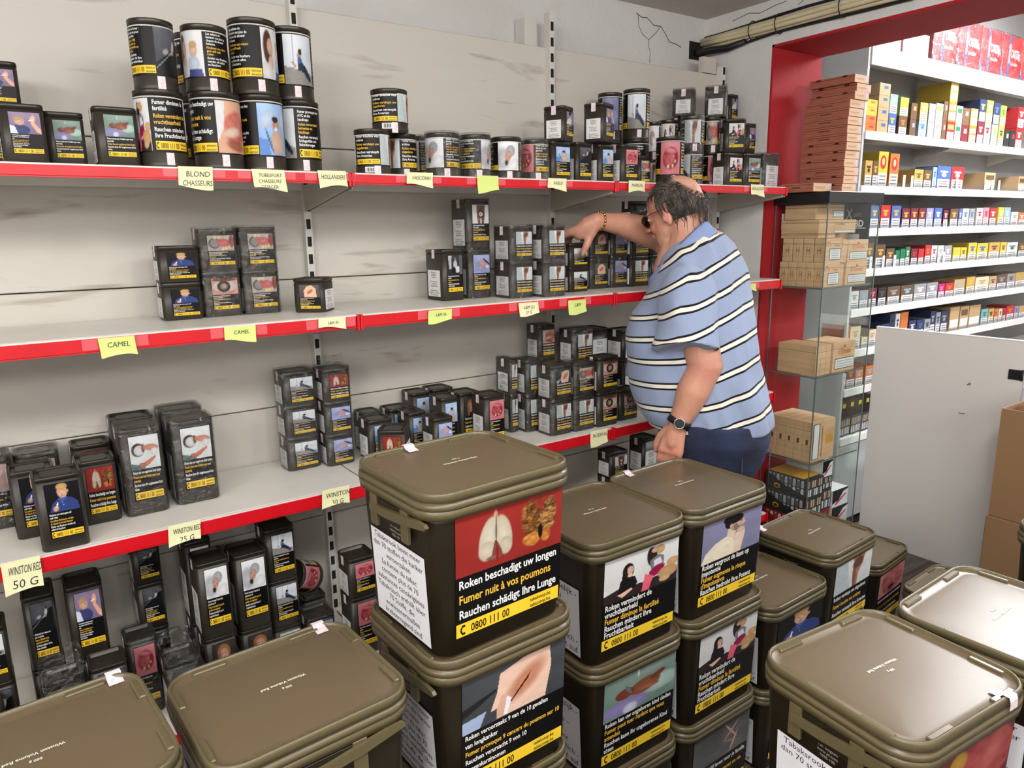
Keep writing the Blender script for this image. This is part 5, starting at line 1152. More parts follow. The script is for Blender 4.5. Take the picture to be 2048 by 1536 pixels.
# pile of long boxes on the cabinet
GP = 'long cigar boxes piled on the glass cabinet'
zc = CT+.045; hh = .0315
px = [(.0, 0), (.006, .0), (.008, 0), (.006, .002), (.012, .004), (.010, 0), (.009, 0), (.008, .001), (.006, 0), (.010, 0), (.012, 0), (.034, -.004), (.058, .004), (.038, .004)]
for i, (dx, dy) in enumerate(px):
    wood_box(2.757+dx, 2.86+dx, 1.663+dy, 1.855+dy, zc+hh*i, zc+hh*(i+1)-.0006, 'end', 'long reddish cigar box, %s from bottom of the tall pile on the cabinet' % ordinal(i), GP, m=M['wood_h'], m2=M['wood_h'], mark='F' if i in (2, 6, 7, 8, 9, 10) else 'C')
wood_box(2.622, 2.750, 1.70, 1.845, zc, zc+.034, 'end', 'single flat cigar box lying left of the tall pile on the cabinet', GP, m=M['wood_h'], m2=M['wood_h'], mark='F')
for i in (5, 8, 10, 12):
    pass

# lighter display trays and cartons at the bottom of the cabinet
def carton(name, x0, x1, y0, y1, z0, z1, label, cat, cols, art=None, group=None, side=None):
    t = empty(name, ((x0+x1)/2, (y0+y1)/2, z0)); tag(t, label, cat, group)
    w, d, h = x1-x0, y1-y0, z1-z0
    m = colour(cols)
    MB().bbox(-w/2, w/2, -d/2, d/2, 0, h, .001).build('carton_body', m, t)
    if art: o = mesh_obj('front_print', art, t, loc=(0, -d/2-.0004, 0)); o.scale = (w, 1, h)
    if side: o = mesh_obj('side_print', side, t, loc=(-w/2-.0004, 0, 0)); o.scale = (1, d, h)
    return t
_cm = {}
def colour(c):
    if c not in _cm: _cm[c] = mat('pack_card_%d_%d_%d' % c, c, 0.4)
    return _cm[c]
def lighter_art(cols, bg, swoosh, txt=None):
    a = Art(); e = .0003; a.quad(0, 0, 1, 1, bg)
    n = 9
    for r_ in range(2):
        for i in range(n):
            c = cols[(i*3+r_) % len(cols)]; x = .06+i*.10
            a.quad(x, .12+r_*.42, x+.07, .44+r_*.42, c, e); a.quad(x+.01, .44+r_*.42, x+.06, .49+r_*.42, (200, 200, 202), e)
    a.poly([(0, .95), (0, .0), (1, .0), (1, .16), (.45, .45)], swoosh, 2*e)
    if txt: a.text(txt, .30, .10, .2, (226, 220, 214), 3*e, 'C', maxw=.4, bold=.02, cond=.8)
    else:
        a.poly([(.28+.09*math.cos(t)*(1 if k % 2 else .75), .30+.15*math.sin(t)*(1 if k % 2 else .8)) for k, t in enumerate(2*PI*k/12 for k in range(12))], (214, 150, 44), 3*e)
        a.poly([(.28+.05*math.cos(t), .28+.08*math.sin(t)) for t in (2*PI*k/10 for k in range(10))], swoosh, 4*e)
    return a
silver = [(206, 206, 208), (170, 172, 176), (226, 226, 226), (120, 60, 60), (96, 100, 106), (196, 178, 120)]
multi = [(206, 206, 208), (196, 60, 50), (220, 190, 70), (90, 120, 170), (230, 230, 230), (60, 60, 66)]
la = lighter_art(silver, (60, 60, 62), (38, 40, 38)); lb = lighter_art(multi, (150, 30, 30), (150, 24, 26), 'RIZLA')
fa = la.mesh('front_print', lambda u, v, z: (u-.5, -z, v)); fs = la.mesh('side_print', lambda u, v, z: (-z, .5-u, v))
fb = lb.mesh('front_print', lambda u, v, z: (u-.5, -z, v)); fbs = lb.mesh('side_print', lambda u, v, z: (-z, .5-u, v))
ln = lighter_art(silver, (120, 120, 122), (120, 120, 122)); 
def plain_l(cols, bg):
    a = Art(); a.quad(0, 0, 1, 1, bg)
    for r_ in range(2):
        for i in range(7): a.quad(.05+i*.13, .10+r_*.44, .14+i*.13, .46+r_*.44, cols[(i*2+r_) % len(cols)], .0003)
    return a.mesh('front_print', lambda u, v, z: (u-.5, -z, v))
pl1 = plain_l(silver, (60, 58, 60)); pl2 = plain_l(multi, (160, 40, 40))
GL = 'lighter trays at the bottom of the glass cabinet'
zb = SHZ[3]
carton('lighter_tray', 2.68, 2.80, 1.67, 1.87, zb, zb+.085, 'red lighter tray at the bottom left of the cabinet', 'tray', (120, 24, 26), pl2, GL, fbs)
carton('lighter_tray', 2.68, 2.80, 1.67, 1.87, zb+.086, zb+.175, 'dark lighter tray with flame emblem, middle of the pile in the cabinet', 'tray', (40, 40, 40), pl1, GL, fs)
carton('lighter_tray', 2.682, 2.802, 1.67, 1.87, zb+.176, zb+.262, 'dark lighter tray with flame emblem and yellow top, uppermost in the cabinet', 'tray', (40, 40, 40), pl1, GL, fs)
MB().box(2.684, 2.80, 1.69, 1.86, zb+.2622, zb+.2645).build('yellow_leaflet', colour((214, 160, 50)))
tag(bpy.data.objects['yellow_leaflet'], 'yellow leaflet lying on the uppermost lighter tray', 'leaflet')
carton('lighter_tray', 2.806, 2.885, 1.68, 1.86, zb, zb+.09, 'red and white lighter tray right of the pile in the cabinet', 'tray', (150, 40, 44), pl2, GL)
carton('lighter_tray', 2.806, 2.885, 1.68, 1.86, zb+.091, zb+.185, 'grey lighter tray on the red and white one in the cabinet', 'tray', (90, 90, 92), pl1, GL)
def swoosh_art():
    a = Art(); a.quad(0, 0, 1, 1, (226, 226, 228)); a.poly([(0, 1), (0, .2), (.4, .35), (.7, .8), (1, .9), (1, 1)], (18, 18, 20), .0003)
    a.poly([(.15, .1), (.3, .12), (.9, .62), (.85, .68), (.3, .3)], (200, 40, 84), .0006); return a.mesh('front_print', lambda u, v, z: (u-.5, -z, v))
sw_ = swoosh_art()
GC = 'black and white cartons in the glass cabinet'
carton('white_carton', 2.895, 3.02, 1.675, 1.86, zb, zb+.085, 'white carton with black curve, lowest at the right in the cabinet', 'carton', (222, 222, 224), sw_, GC)
carton('white_carton', 2.892, 3.012, 1.675, 1.86, zb+.086, zb+.165, 'white carton with black curve, second from below in the cabinet', 'carton', (222, 222, 224), sw_, GC)
carton('white_carton', 2.806, 2.88, 1.68, 1.86, zb+.245, zb+.318, 'white carton with black curve right of the yellow leaflet', 'carton', (222, 222, 224), sw_, GC)
carton('lighter_tray', 2.806, 2.885, 1.68, 1.86, zb+.186, zb+.244, 'small dark lighter tray under the upper white carton', 'tray', (60, 60, 60), pl1, GL)

# black poster on the right part of the cabinet
a = Art(); a.quad(0, 0, 1, 1, (14, 14, 15))
a.text('vape', .14, .80, .10, (120, 120, 124), .0004, maxw=.3, cond=1.0); a.text('X', .43, .76, .22, (206, 206, 208), .0004, maxw=.2, cond=1.0); a.text('pert', .62, .80, .10, (150, 150, 154), .0004, maxw=.3, cond=1.0)
a.text('CBD', .52, .66, .13, (236, 236, 238), .0004, maxw=.44, bold=.03, cond=1.3); a.quad(.60, .635, .92, .645, (236, 236, 238), .0004)
a.quad(.40, .36, .78, .56, (206, 206, 210), .0004); a.quad(.52, .20, .86, .37, (190, 192, 196), .0008); a.poly([(.4, .3), (.52, .42), (.62, .36), (.6, .2), (.46, .16)], (50, 84, 54), .0002)
po = MB().box(0, .0015, 0, .19, 0, .30).build('poster', M['black_card'])
po.location = (3.0235, 1.685, 1.41)
mesh_obj('poster_print', a.mesh('poster_print', lambda x, y, z: (-z-.0003, .19*(1-x), y*.30)), po, loc=(0, 0, 0))
tag(po, 'black vape shop poster with white lettering behind the cigar boxes', 'poster')

# small hanging tag inside the cabinet
ht = MB().box(2.685, 2.715, 1.872, 1.874, 1.60, 1.665).build('price_tag', colour((214, 208, 204))); tag(ht, 'small whitish tag hanging at the upper left inside the cabinet', 'tag')

# ------------------------------------------------------------------ counter-room shelving
SX0, SXW, SY = 3.44, .917, 1.98
cu = empty('counter_shelving', (0, 0, 0)); tag(cu, 'white shelving with small goods seen through the red opening', 'shelving')
NB = 3
MB().bbox(SX0-.018, SX0, SY, 2.23, 0, 2.46, .001).build('side_panel', M['cab'], cu)
for i in range(NB): MB().box(SX0+SXW*i+.001, SX0+SXW*(i+1)-.001, 2.205, 2.23, 0, 2.46).build('back_panel', M['grey_wall'], cu)
RZ = [2.423, 2.048, 1.797, 1.594, 1.396, 1.199, .991, .791, .53]
for j, z in enumerate(RZ):
    hr = .08 if j == 0 else .036
    for i in range(NB):
        xa = SX0+SXW*i+.003; xb = SX0+SXW*(i+1)-.003
        bd = MB().bbox(xa, xb, SY+.004, 2.204, z-.016, z, .001).build('shelf_board', M['shelf'], cu)
        MB().bbox(xa, xb, SY-.006, SY+.003, z-hr, z+.003, .001).box(xb-.004, xb+.005, SY-.010, SY-.006, z-hr, z+.004).build('price_rail', M['white_rail'], bd)
        if j > 0:
            v = [(xa, 2.20, z-.018), (xa, 2.02, z-.018), (xa, 2.02, z-.035), (xa, 2.20, z-.085)]; v += [(x+.002, y, q) for x, y, q in v]
            MB().add(v, [(0, 1, 2, 3), (7, 6, 5, 4), (0, 4, 5, 1), (1, 5, 6, 2), (2, 6, 7, 3), (3, 7, 4, 0)]).build('shelf_bracket', M['shelf_under'], cu)
for i in range(NB):
    MB().bbox(SX0+SXW*i+.003, SX0+SXW*(i+1)-.003, SY+.01, SY+.03, .06, .49, .002).build('cabinet_door', M['cab'], cu)

def pack_mesh(w, d, h, top, low, front):
    """pack with its coloured upper half and white warning half"""
    k = (w, d, h, top, low, front)
    if k in _cm: return _cm[k]
    mb = MB().bbox(-w/2, w/2, 0, d, 0, h, .0008)
    me = mb.mesh('pack_body', [colour(low)]); _cm[k] = me; return me
_pf = {}
def pack_face(top, accent, kind):
    k = (top, accent, kind)
    if k in _pf: return _pf[k]
    a = Art(); e = .0003
    a.quad(0, 0, 1, 1, top); 
    if kind == 'w':      # white warning in the lower half
        a.quad(.06, .03, .94, .44, (222, 222, 222), e)
        for i in range(3): a.quad(.16, .10+.11*i, .84, .145+.11*i, (110, 112, 118), 2*e)
        a.quad(.22, .72, .78, .80, accent, e); a.poly([(.5+.18*math.cos(t), .62+.09*math.sin(t)) for t in (2*PI*q/10 for q in range(10))], accent, e)
    elif kind == 'o':    # plain carton with a stripe
        a.quad(.06, .10, .94, .48, (214, 214, 212), e); a.quad(.12, .60, .88, .86, accent, e)
    elif kind == 'p':
        a.quad(.4, .55, .8, .8, accent, e)
    elif kind == 'f':    # oval portrait
        a.poly([(.5+.32*math.cos(t), .70+.20*math.sin(t)) for t in (2*PI*q/14 for q in range(14))], accent, e); a.poly([(.5+.15*math.cos(t), .72+.11*math.sin(t)) for t in (2*PI*q/12 for q in range(12))], (222, 176, 130), 2*e)
        a.quad(.06, .03, .94, .40, (222, 222, 222), e)
        for i in range(3): a.quad(.16, .09+.10*i, .84, .13+.10*i, (110, 112, 118), 2*e)
    me = a.mesh('pack_face', lambda u, v, z: (u-.5, -z, v)); _pf[k] = me; return me
NMC = [('white', (225, 222, 220)), ('grey', (150, 152, 156)), ('dark red', (104, 24, 36)), ('red', (196, 30, 34)), ('orange', (220, 110, 40)), ('yellow', (226, 190, 50)), ('tan', (200, 160, 110)),
       ('brown', (96, 66, 44)), ('black', (26, 26, 28)), ('navy', (30, 40, 84)), ('blue', (60, 92, 168)), ('light blue', (140, 180, 206)), ('green', (20, 110, 66)), ('lime', (176, 190, 60)), ('lilac', (150, 140, 190)), ('magenta', (190, 20, 110)), ('gold', (206, 160, 70)), ('teal', (110, 180, 176)), ('pink', (224, 130, 150)), ('cream', (226, 214, 180))]
NM = dict(NMC); RN = ['top', 'second', 'third', 'fourth', 'fifth', 'sixth', 'seventh', 'eighth', 'lowest']
cnt = {}
def pack(row, x, w, h, top, acc='white', kind='w', depth=.12, lev=0, z0=None, tilt=0.0, where=None):
    z = (RZ[row] if z0 is None else z0)+.0005
    n = cnt.get((row, lev), 0); cnt[(row, lev)] = n+1
    t = empty('pack', (x, SY+.012, z)); t.rotation_euler = (0, tilt, 0)
    tag(t, '%s %s, %s on the %s white shelf' % (top, 'carton' if h > .11 else 'small pack', where or ordinal(n)+' from left', RN[row]), 'pack', 'small packs on the %s white shelf' % RN[row])
    c = tuple(int(v*.82+22) for v in NM[top]); side = tuple(int(v*.75) for v in c)
    mesh_obj('pack_body', pack_mesh(round(w, 3), depth, round(h, 3), c, side, 0), t)
    o = mesh_obj('pack_face', pack_face(c, tuple(int(v*.82+22) for v in NM[acc]), kind), t, loc=(0, -.0004, 0)); o.scale = (w, 1, h)
    return t
PACKS = [
 (2,3.523,0.065,0.121,'gold','black','w'),
 (2,3.585,0.052,0.122,'brown','gold','w'),
 (2,3.651,0.09,0.168,'yellow','red','f'),
 (2,3.758,0.089,0.163,'orange','red','f'),
 (2,4.01,0.094,0.095,'gold','brown','w'),
 (2,4.104,0.084,0.095,'brown','gold','w'),
 (2,4.177,0.046,0.112,'light blue','blue','w'),
 (2,4.28,0.154,0.121,'blue','white','w'),
 (2,4.435,0.148,0.122,'red','white','w'),
 (2,4.838,0.141,0.103,'tan','brown','o'),
 (2,5.3,0.137,0.094,'tan','brown','o'),
 (3,3.612,0.078,0.112,'blue','yellow','w'),
 (3,3.714,0.092,0.115,'red','gold','w'),
 (3,3.817,0.092,0.113,'blue','gold','w'),
 (3,3.917,0.081,0.1,'dark red','gold','w'),
 (3,4.003,0.077,0.102,'dark red','gold','w'),
 (3,4.086,0.074,0.102,'dark red','gold','w'),
 (3,4.168,0.077,0.102,'lilac','white','w'),
 (3,4.261,0.087,0.103,'blue','white','w'),
 (3,4.349,0.055,0.093,'dark red','white','w'),
 (3,4.445,0.095,0.099,'brown','gold','w'),
 (3,4.519,0.037,0.097,'blue','white','w'),
 (3,4.583,0.079,0.101,'white','blue','w'),
 (3,4.661,0.064,0.101,'grey','blue','w'),
 (3,4.759,0.084,0.105,'white','red','w'),
 (3,4.844,0.074,0.108,'pink','red','w'),
 (3,4.935,0.088,0.106,'red','white','w'),
 (3,5.044,0.081,0.11,'yellow','white','w'),
 (3,5.131,0.085,0.11,'light blue','white','w'),
 (3,5.242,0.101,0.082,'white','grey','w'),
 (3,5.349,0.096,0.08,'orange','white','w'),
 (3,5.452,0.094,0.08,'red','white','w'),
 (4,3.511,0.075,0.132,'brown','gold','w'),
 (4,3.595,0.077,0.13,'brown','gold','w'),
 (4,3.698,0.095,0.119,'brown','gold','w'),
 (4,3.796,0.08,0.096,'brown','gold','w'),
 (4,3.869,0.046,0.084,'green','green','w'),
 (4,3.922,0.052,0.091,'green','green','w'),
 (4,3.973,0.047,0.1,'green','white','w'),
 (4,4.043,0.07,0.088,'dark red','red','w'),
 (4,4.117,0.061,0.086,'red','red','w'),
 (4,4.188,0.065,0.104,'red','orange','w'),
 (4,4.259,0.064,0.1,'white','red','w'),
 (4,4.333,0.071,0.098,'white','grey','w'),
 (4,4.419,0.089,0.096,'grey','white','w'),
 (4,4.524,0.09,0.082,'yellow','yellow','w'),
 (4,4.61,0.073,0.08,'yellow','brown','w'),
 (4,4.717,0.106,0.104,'yellow','blue','w'),
 (4,4.849,0.142,0.099,'yellow','blue','w'),
 (4,5.007,0.148,0.1,'gold','brown','w'),
 (4,5.134,0.084,0.098,'yellow','brown','w'),
 (4,5.264,0.156,0.094,'white','green','w'),
 (4,5.416,0.123,0.088,'brown','gold','w'),
 (5,3.49,0.081,0.091,'white','grey','w'),
 (5,3.577,0.08,0.091,'grey','light blue','w'),
 (5,3.659,0.077,0.097,'dark red','pink','w'),
 (5,3.751,0.082,0.095,'black','brown','w'),
 (5,3.867,0.131,0.094,'brown','grey','w'),
 (5,4.007,0.134,0.093,'brown','light blue','w'),
 (5,4.145,0.133,0.092,'grey','white','w'),
 (5,4.28,0.125,0.092,'grey','white','w'),
 (5,4.389,0.075,0.079,'magenta','pink','w'),
 (5,4.484,0.104,0.079,'red','orange','w'),
 (5,4.605,0.135,0.094,'tan','light blue','w'),
 (5,4.744,0.108,0.101,'gold','yellow','w'),
 (5,4.896,0.182,0.093,'cream','tan','w'),
 (5,5.044,0.102,0.09,'tan','brown','w'),
 (5,5.169,0.14,0.095,'brown','grey','w'),
 (5,5.306,0.121,0.094,'grey','brown','w'),
 (5,5.444,0.146,0.096,'gold','tan','w'),
 (6,3.447,0.056,0.134,'orange','red','w'),
 (6,3.527,0.097,0.12,'cream','tan','w'),
 (6,3.619,0.059,0.056,'cream','tan','w'),
 (6,3.687,0.079,0.088,'cream','tan','w'),
 (6,3.817,0.083,0.108,'navy','black','w'),
 (6,3.881,0.053,0.153,'navy','black','w'),
 (6,3.936,0.048,0.152,'white','navy','w'),
 (6,4.005,0.08,0.154,'orange','orange','w'),
 (6,4.1,0.081,0.102,'navy','white','w'),
 (6,4.187,0.079,0.099,'navy','blue','w'),
 (6,4.267,0.071,0.096,'grey','navy','w'),
 (6,4.325,0.055,0.137,'navy','grey','w'),
 (6,4.388,0.054,0.125,'grey','navy','w'),
 (6,4.461,0.082,0.127,'navy','grey','w'),
 (6,4.585,0.118,0.14,'tan','tan','o'),
 (6,4.709,0.112,0.136,'tan','brown','o'),
 (6,4.845,0.148,0.133,'tan','tan','o'),
 (6,4.983,0.094,0.099,'teal','blue','w'),
 (6,5.075,0.077,0.094,'gold','black','w'),
 (6,5.149,0.055,0.087,'orange','red','w'),
 (6,5.21,0.052,0.084,'cream','black','w'),
 (6,5.267,0.048,0.083,'red','black','w'),
 (6,5.354,0.111,0.093,'red','orange','w'),
 (6,5.45,0.063,0.084,'lilac','blue','w'),
 (6,5.538,0.101,0.079,'tan','gold','w'),
 (7,3.456,0.037,0.083,'white','green','w'),
 (7,3.517,0.082,0.107,'brown','orange','w'),
 (7,3.597,0.075,0.1,'orange','light blue','w'),
 (7,3.697,0.085,0.098,'orange','light blue','w'),
]
for (row, x, w, h, top, acc, kind) in PACKS:
    pack(row, x, max(w-.003, .02), h, top, acc, kind)
# second white shelf: cartons in stacks (x, w, [heights], colours)
for sn_, (x, w, hs, tops, accs, kind) in enumerate([
    (3.504, .098, (.038, .037, .037, .036), ('orange', 'orange', 'yellow', 'yellow'), ('red', 'red', 'orange', 'orange'), 'p'),
    (3.61, .098, (.060, .060, .055, .055), ('tan', 'tan', 'tan', 'tan'), ('blue', 'blue', 'blue', 'blue'), 'p'),
    (3.699, .072, (.098, .090), ('blue', 'light blue'), ('yellow', 'white'), 'w'),
    (3.801, .080, (.094, .088), ('brown', 'lime'), ('orange', 'yellow'), 'w'),
    (3.900, .060, (.085, .078), ('brown', 'brown'), ('grey', 'gold'), 'p'),
    (3.998, .080, (.085, .088), ('light blue', 'gold'), ('blue', 'white'), 'w'),
    (4.083, .070, (.085, .090), ('grey', 'grey'), ('white', 'white'), 'p'),
    (4.160, .075, (.092, .090), ('white', 'cream'), ('pink', 'gold'), 'o'),
    (4.225, .045, (.10, .098), ('brown', 'brown'), ('grey', 'grey'), 'p'),
    (4.299, .085, (.10, .10, .098), ('red', 'orange', 'yellow'), ('gold', 'white', 'white'), 'o'),
    (4.382, .068, (.095, .092), ('white', 'white'), ('green', 'green'), 'o'),
    (4.46, .080, (.092, .090), ('dark red', 'brown'), ('white', 'grey'), 'p'),
    (4.555, .085, (.094, .092), ('orange', 'gold'), ('white', 'white'), 'o'),
    (4.648, .080, (.122, .120), ('dark red', 'navy'), ('grey', 'lime'), 'w'),
    (4.735, .080, (.122, .122), ('grey', 'lime'), ('red', 'white'), 'w'),
    (4.826, .080, (.120, .118), ('grey', 'navy'), ('lime', 'blue'), 'w'),
    (4.914, .073, (.115, .115), ('lime', 'lime'), ('navy', 'green'), 'w'),
    (4.995, .070, (.10,), ('black',), ('grey',), 'p'),
    (5.075, .072, (.10,), ('black',), ('red',), 'p'),
    (5.160, .090, (.12, .12), ('red', 'red'), ('white', 'white'), 'w')]):
    z = RZ[1]
    for i, h in enumerate(hs):
        pack(1, x, w-.002, h-.001, tops[i], accs[i], kind, depth=.17, lev=i, z0=z, where='%s from below in the %s stack' % (ordinal(i), ordinal(sn_))); z += h
# top shelf: long red cartons in clear film, seen from below
def cartel():
    a = Art(); e = .0003
    a.quad(0, 0, 1, 1, (176, 34, 40)); a.quad(.34, 0, .44, 1, (60, 84, 140), e); a.quad(.36, .4, .42, .8, (190, 196, 206), 2*e); a.poly([(0, 0), (0, .35), (.22, .0)], (70, 90, 140), e)
    a.text('CARTEL', .46, .52, .26, (226, 220, 214), 2*e, maxw=.42, bold=.01, cond=.5); a.text('American Blend', .48, .34, .12, (226, 220, 214), 2*e, maxw=.34, cond=.5); a.text('500 G', .90, .5, .2, (226, 220, 214), 2*e, 'C', maxw=.12, cond=.4)
    return a.mesh('front_print', lambda u, v, z: (u-.5, -z, v))
ca = cartel()
for i in range(8):
    x = 4.06+i*.262
    if x > 5.9: break
    t = carton('red_carton', x, x+.255, SY+.03, SY+.20, RZ[0]+.001, RZ[0]+.24, 'red printed carton in clear film, %s from left on the top white shelf' % ordinal(i), 'carton', (150, 34, 38), ca, 'red cartons on the top white shelf')
    MB().loft([rrect(.262, .178, .01, -.0 + q*.245, 3) for q in (0.002, .3, .6, 1.0)]).build('plastic_wrap', M['crumple'], t)
for i in range(2): carton('grey_carton', 3.50+.27*i, 3.75+.27*i, SY+.03, SY+.20, RZ[0]+.001, RZ[0]+.12, 'low pale carton, %s on the top white shelf' % ordinal(i), 'carton', (190, 150, 150), None, 'pale cartons on the top white shelf')
# clear price-holder tags standing in front of the packs
clip_me = MB().bbox(-.011, .011, -.001, .001, 0, .062, .0005).mesh('price_holder', [M['white_rail']])
q_ = Art(); q_.poly([(-.004, .040), (.004, .044), (.001, .030)], (20, 60, 60), 0); q_.quad(-.006, .010, .006, .013, (120, 120, 120))
clip_p = q_.mesh('holder_print', lambda x, y, z: (x, -.0014, y))
n = 0
for row, xs in ((2, (3.85, 3.93, 4.42, 4.77, 4.86, 4.95)), (4, (3.60, 3.72, 3.83, 4.30, 4.36)), (7, (3.86,))):
    for x in xs:
        t = mesh_obj('price_holder', clip_me, None, loc=(x, SY+.004, RZ[row])); mesh_obj('holder_print', clip_p, t)
        tag(t, 'white upright price holder, %s from left among those on the %s white shelf' % (ordinal(xs.index(x)), RN[row]), 'price holder', 'price holders on the white shelves'); n += 1
# clear divider strips along the shelf fronts
for row in (2, 3, 4, 5, 6, 7):
    for i in range(NB):
        a0 = SX0+SXW*i+.006; mb = MB().box(a0, a0+SXW-.012, SY+.006, SY+.008, RZ[row], RZ[row]+.022)
        o = mb.build('acrylic_front', M['acrylic']); tag(o, 'clear acrylic front strip, %s bay of the %s white shelf' % (ordinal(i), RN[row]), 'shelf strip', 'clear strips on the white shelves')
# dark tins and glass-like goods on the lowest deck, seen through the cabinet
for i in range(6):
    t = carton('dark_pack', 3.47+.052*i, 3.515+.052*i, SY+.02+.004*(i % 2), SY+.10, .531, .531+.10, 'dark film-wrapped pack, %s from left on the lowest white shelf' % ordinal(i), 'pack', (66, 64, 62), pl1, 'dark packs on the lowest white shelf')
for i in range(4):
    t = carton('dark_pack', 3.47+.075*i, 3.54+.075*i, SY+.03, SY+.13, .632, .632+.09, 'dark warning-labelled pack, %s from left, upper layer of the lowest white shelf' % ordinal(i), 'pack', (34, 32, 30), pack_face((34, 32, 30), (210, 190, 60), 'p'), 'dark packs on the lowest white shelf')

# ------------------------------------------------------------------ counter flap, cardboard boxes
fp = empty('counter_flap_panel', (3.549, 1.58, 0)); tag(fp, 'tall pale grey laminate panel standing edge-on before the white shelves', 'panel')
MB().bbox(0, .02, -.34, .318, 0.0, 1.114, .002).build('panel_board', M['white_lam'], fp)
MB().bbox(-.001, .021, -.3405, .3185, 1.114, 1.120, .001).build('edge_strip', M['white_rail'], fp)
for z in (.97, .30):
    h = MB().bbox(-.006, -.001, -.335, -.285, z-.022, z+.022, .001); h.tube([(-.004, -.338, z-.024), (-.004, -.338, z+.024)], .005, 8)
    for dz in (-.012, .012): h.tube([(-.0065, -.315, z+dz), (-.0075, -.315, z+dz)], .004, 8)
    h.build('hinge', M['black_metal'], fp)
MB().tube([(-.001, -.135, .90), (-.0022, -.135, .90)], .006, 8).tube([(-.001, -.128, .895), (-.0022, -.128, .895)], .004, 6).build('screw_hole', M['chrome'], fp)
MB().tube([(-.001, -.13, .76), (-.002, -.11, .757), (-.002, -.104, .76)], .0015, 5).build('scratch', M['black_metal'], fp)
# body of the counter the flap is hinged to
ct = empty('counter', (3.60, .9, 0)); tag(ct, 'white counter end the pale panel is hinged to', 'counter')
MB().bbox(-.03, .5, -.9, .325, 0, 1.05, .003).build('counter_body', M['cab'], ct)
MB().bbox(-.05, .52, -.92, .33, 1.05, 1.085, .003).build('counter_top', M['white_lam'], ct)
def cardboard(x0, x1, y0, y1, z0, z1, label, open_top=False):
    t = empty('cardboard_box', ((x0+x1)/2, (y0+y1)/2, z0)); tag(t, label, 'box', 'cardboard boxes by the counter')
    w, d, h = x1-x0, y1-y0, z1-z0
    mb = MB(); th = .006
    if open_top:
        mb.box(-w/2, w/2, -d/2, d/2, 0, .006).box(-w/2, -w/2+th, -d/2, d/2, .006, h).box(w/2-th, w/2, -d/2, d/2, .006, h).box(-w/2+th, w/2-th, -d/2, -d/2+th, .006, h).box(-w/2+th, w/2-th, d/2-th, d/2, .006, h)
        mb.build('box_walls', M['card'], t)
    else:
        mb.bbox(-w/2, w/2, -d/2, d/2, 0, h, .003).build('box_walls', M['card'], t)
        MB().box(-w/2, w/2, -.0015, .0015, h, h+.001).build('top_seam', M['slot'], t)
    MB().box(-w/2-.0008, -w/2, -d/2+.05, -d/2+.12, h*.2, h*.62).build('paper_label', M['white_rail'], t)
    return t
cardboard(3.16, 3.50, .62, 1.17, 0, .452, 'lower brown cardboard box at the right edge')
cardboard(3.17, 3.50, .60, 1.165, .454, .90, 'upper open brown cardboard box at the right edge', True)
bag = MB(); rr = random.Random(4)
bag.loft([[(3.335+(.12+.01*rr.random())*k*math.cos(t), .98+(.15+.01*rr.random())*k*math.sin(t), z+.012*rr.random()) for t in (2*PI*q/16 for q in range(16))] for k, z in ((.9, .47), (1.0, .70), (1.0, .88), (.8, .95), (.35, .985))])
bg = bag.build('carrier_bag', attr_mat('printed_bag_plastic', .35)); tag(bg, 'white bag with magenta print sticking out of the upper cardboard box', 'bag')
at = bg.data.color_attributes.new('Col', 'FLOAT_COLOR', 'POINT')
cc = np.ones((len(bg.data.vertices), 4), 'f'); cc[:, :3] = .8
for i, v in enumerate(bg.data.vertices):
    if v.co.z > .86 and i % 5 == 0: cc[i, :3] = (.45, .02, .25)
at.data.foreach_set('color', cc.ravel())

# measured joints and sections of the figure (metres)
SECTIONS = [(1.899, 1.617, 1.621, 0.03, 0.06), (1.902, 1.609, 1.598, 0.06, 0.12), (1.897, 1.603, 1.563, 0.092, 0.16), (1.886, 1.6, 1.521, 0.121, 0.185), (1.871, 1.598, 1.473, 0.143, 0.185), (1.855, 1.594, 1.414, 0.163, 0.185), (1.833, 1.593, 1.349, 0.189, 0.185), (1.82, 1.585, 1.286, 0.203, 0.185), (1.816, 1.571, 1.22, 0.211, 0.185), (1.819, 1.559, 1.156, 0.217, 0.185), (1.831, 1.543, 1.09, 0.218, 0.185), (1.843, 1.527, 1.022, 0.21, 0.185), (1.852, 1.516, 0.98, 0.197, 0.185)]
P_ = {'head': (1.815, 1.663, 1.665), 'neckb': (1.809, 1.631, 1.527), 'sh': (1.704, 1.496, 1.447), 'hem': (1.647, 1.449, 1.26), 'elb': (1.71, 1.428, 1.203), 'f1': (1.677, 1.444, 1.127), 'f2': (1.663, 1.458, 1.072), 'wr': (1.645, 1.471, 1.025), 'palm': (1.634, 1.477, 0.97), 'rsh': (1.982, 1.693, 1.464), 'relb': (1.915, 1.809, 1.586), 'r1': (1.848, 1.823, 1.607), 'r2': (1.736, 1.834, 1.632), 'rwr': (1.636, 1.838, 1.644), 'pocket': (1.971, 1.448, 0.974)}

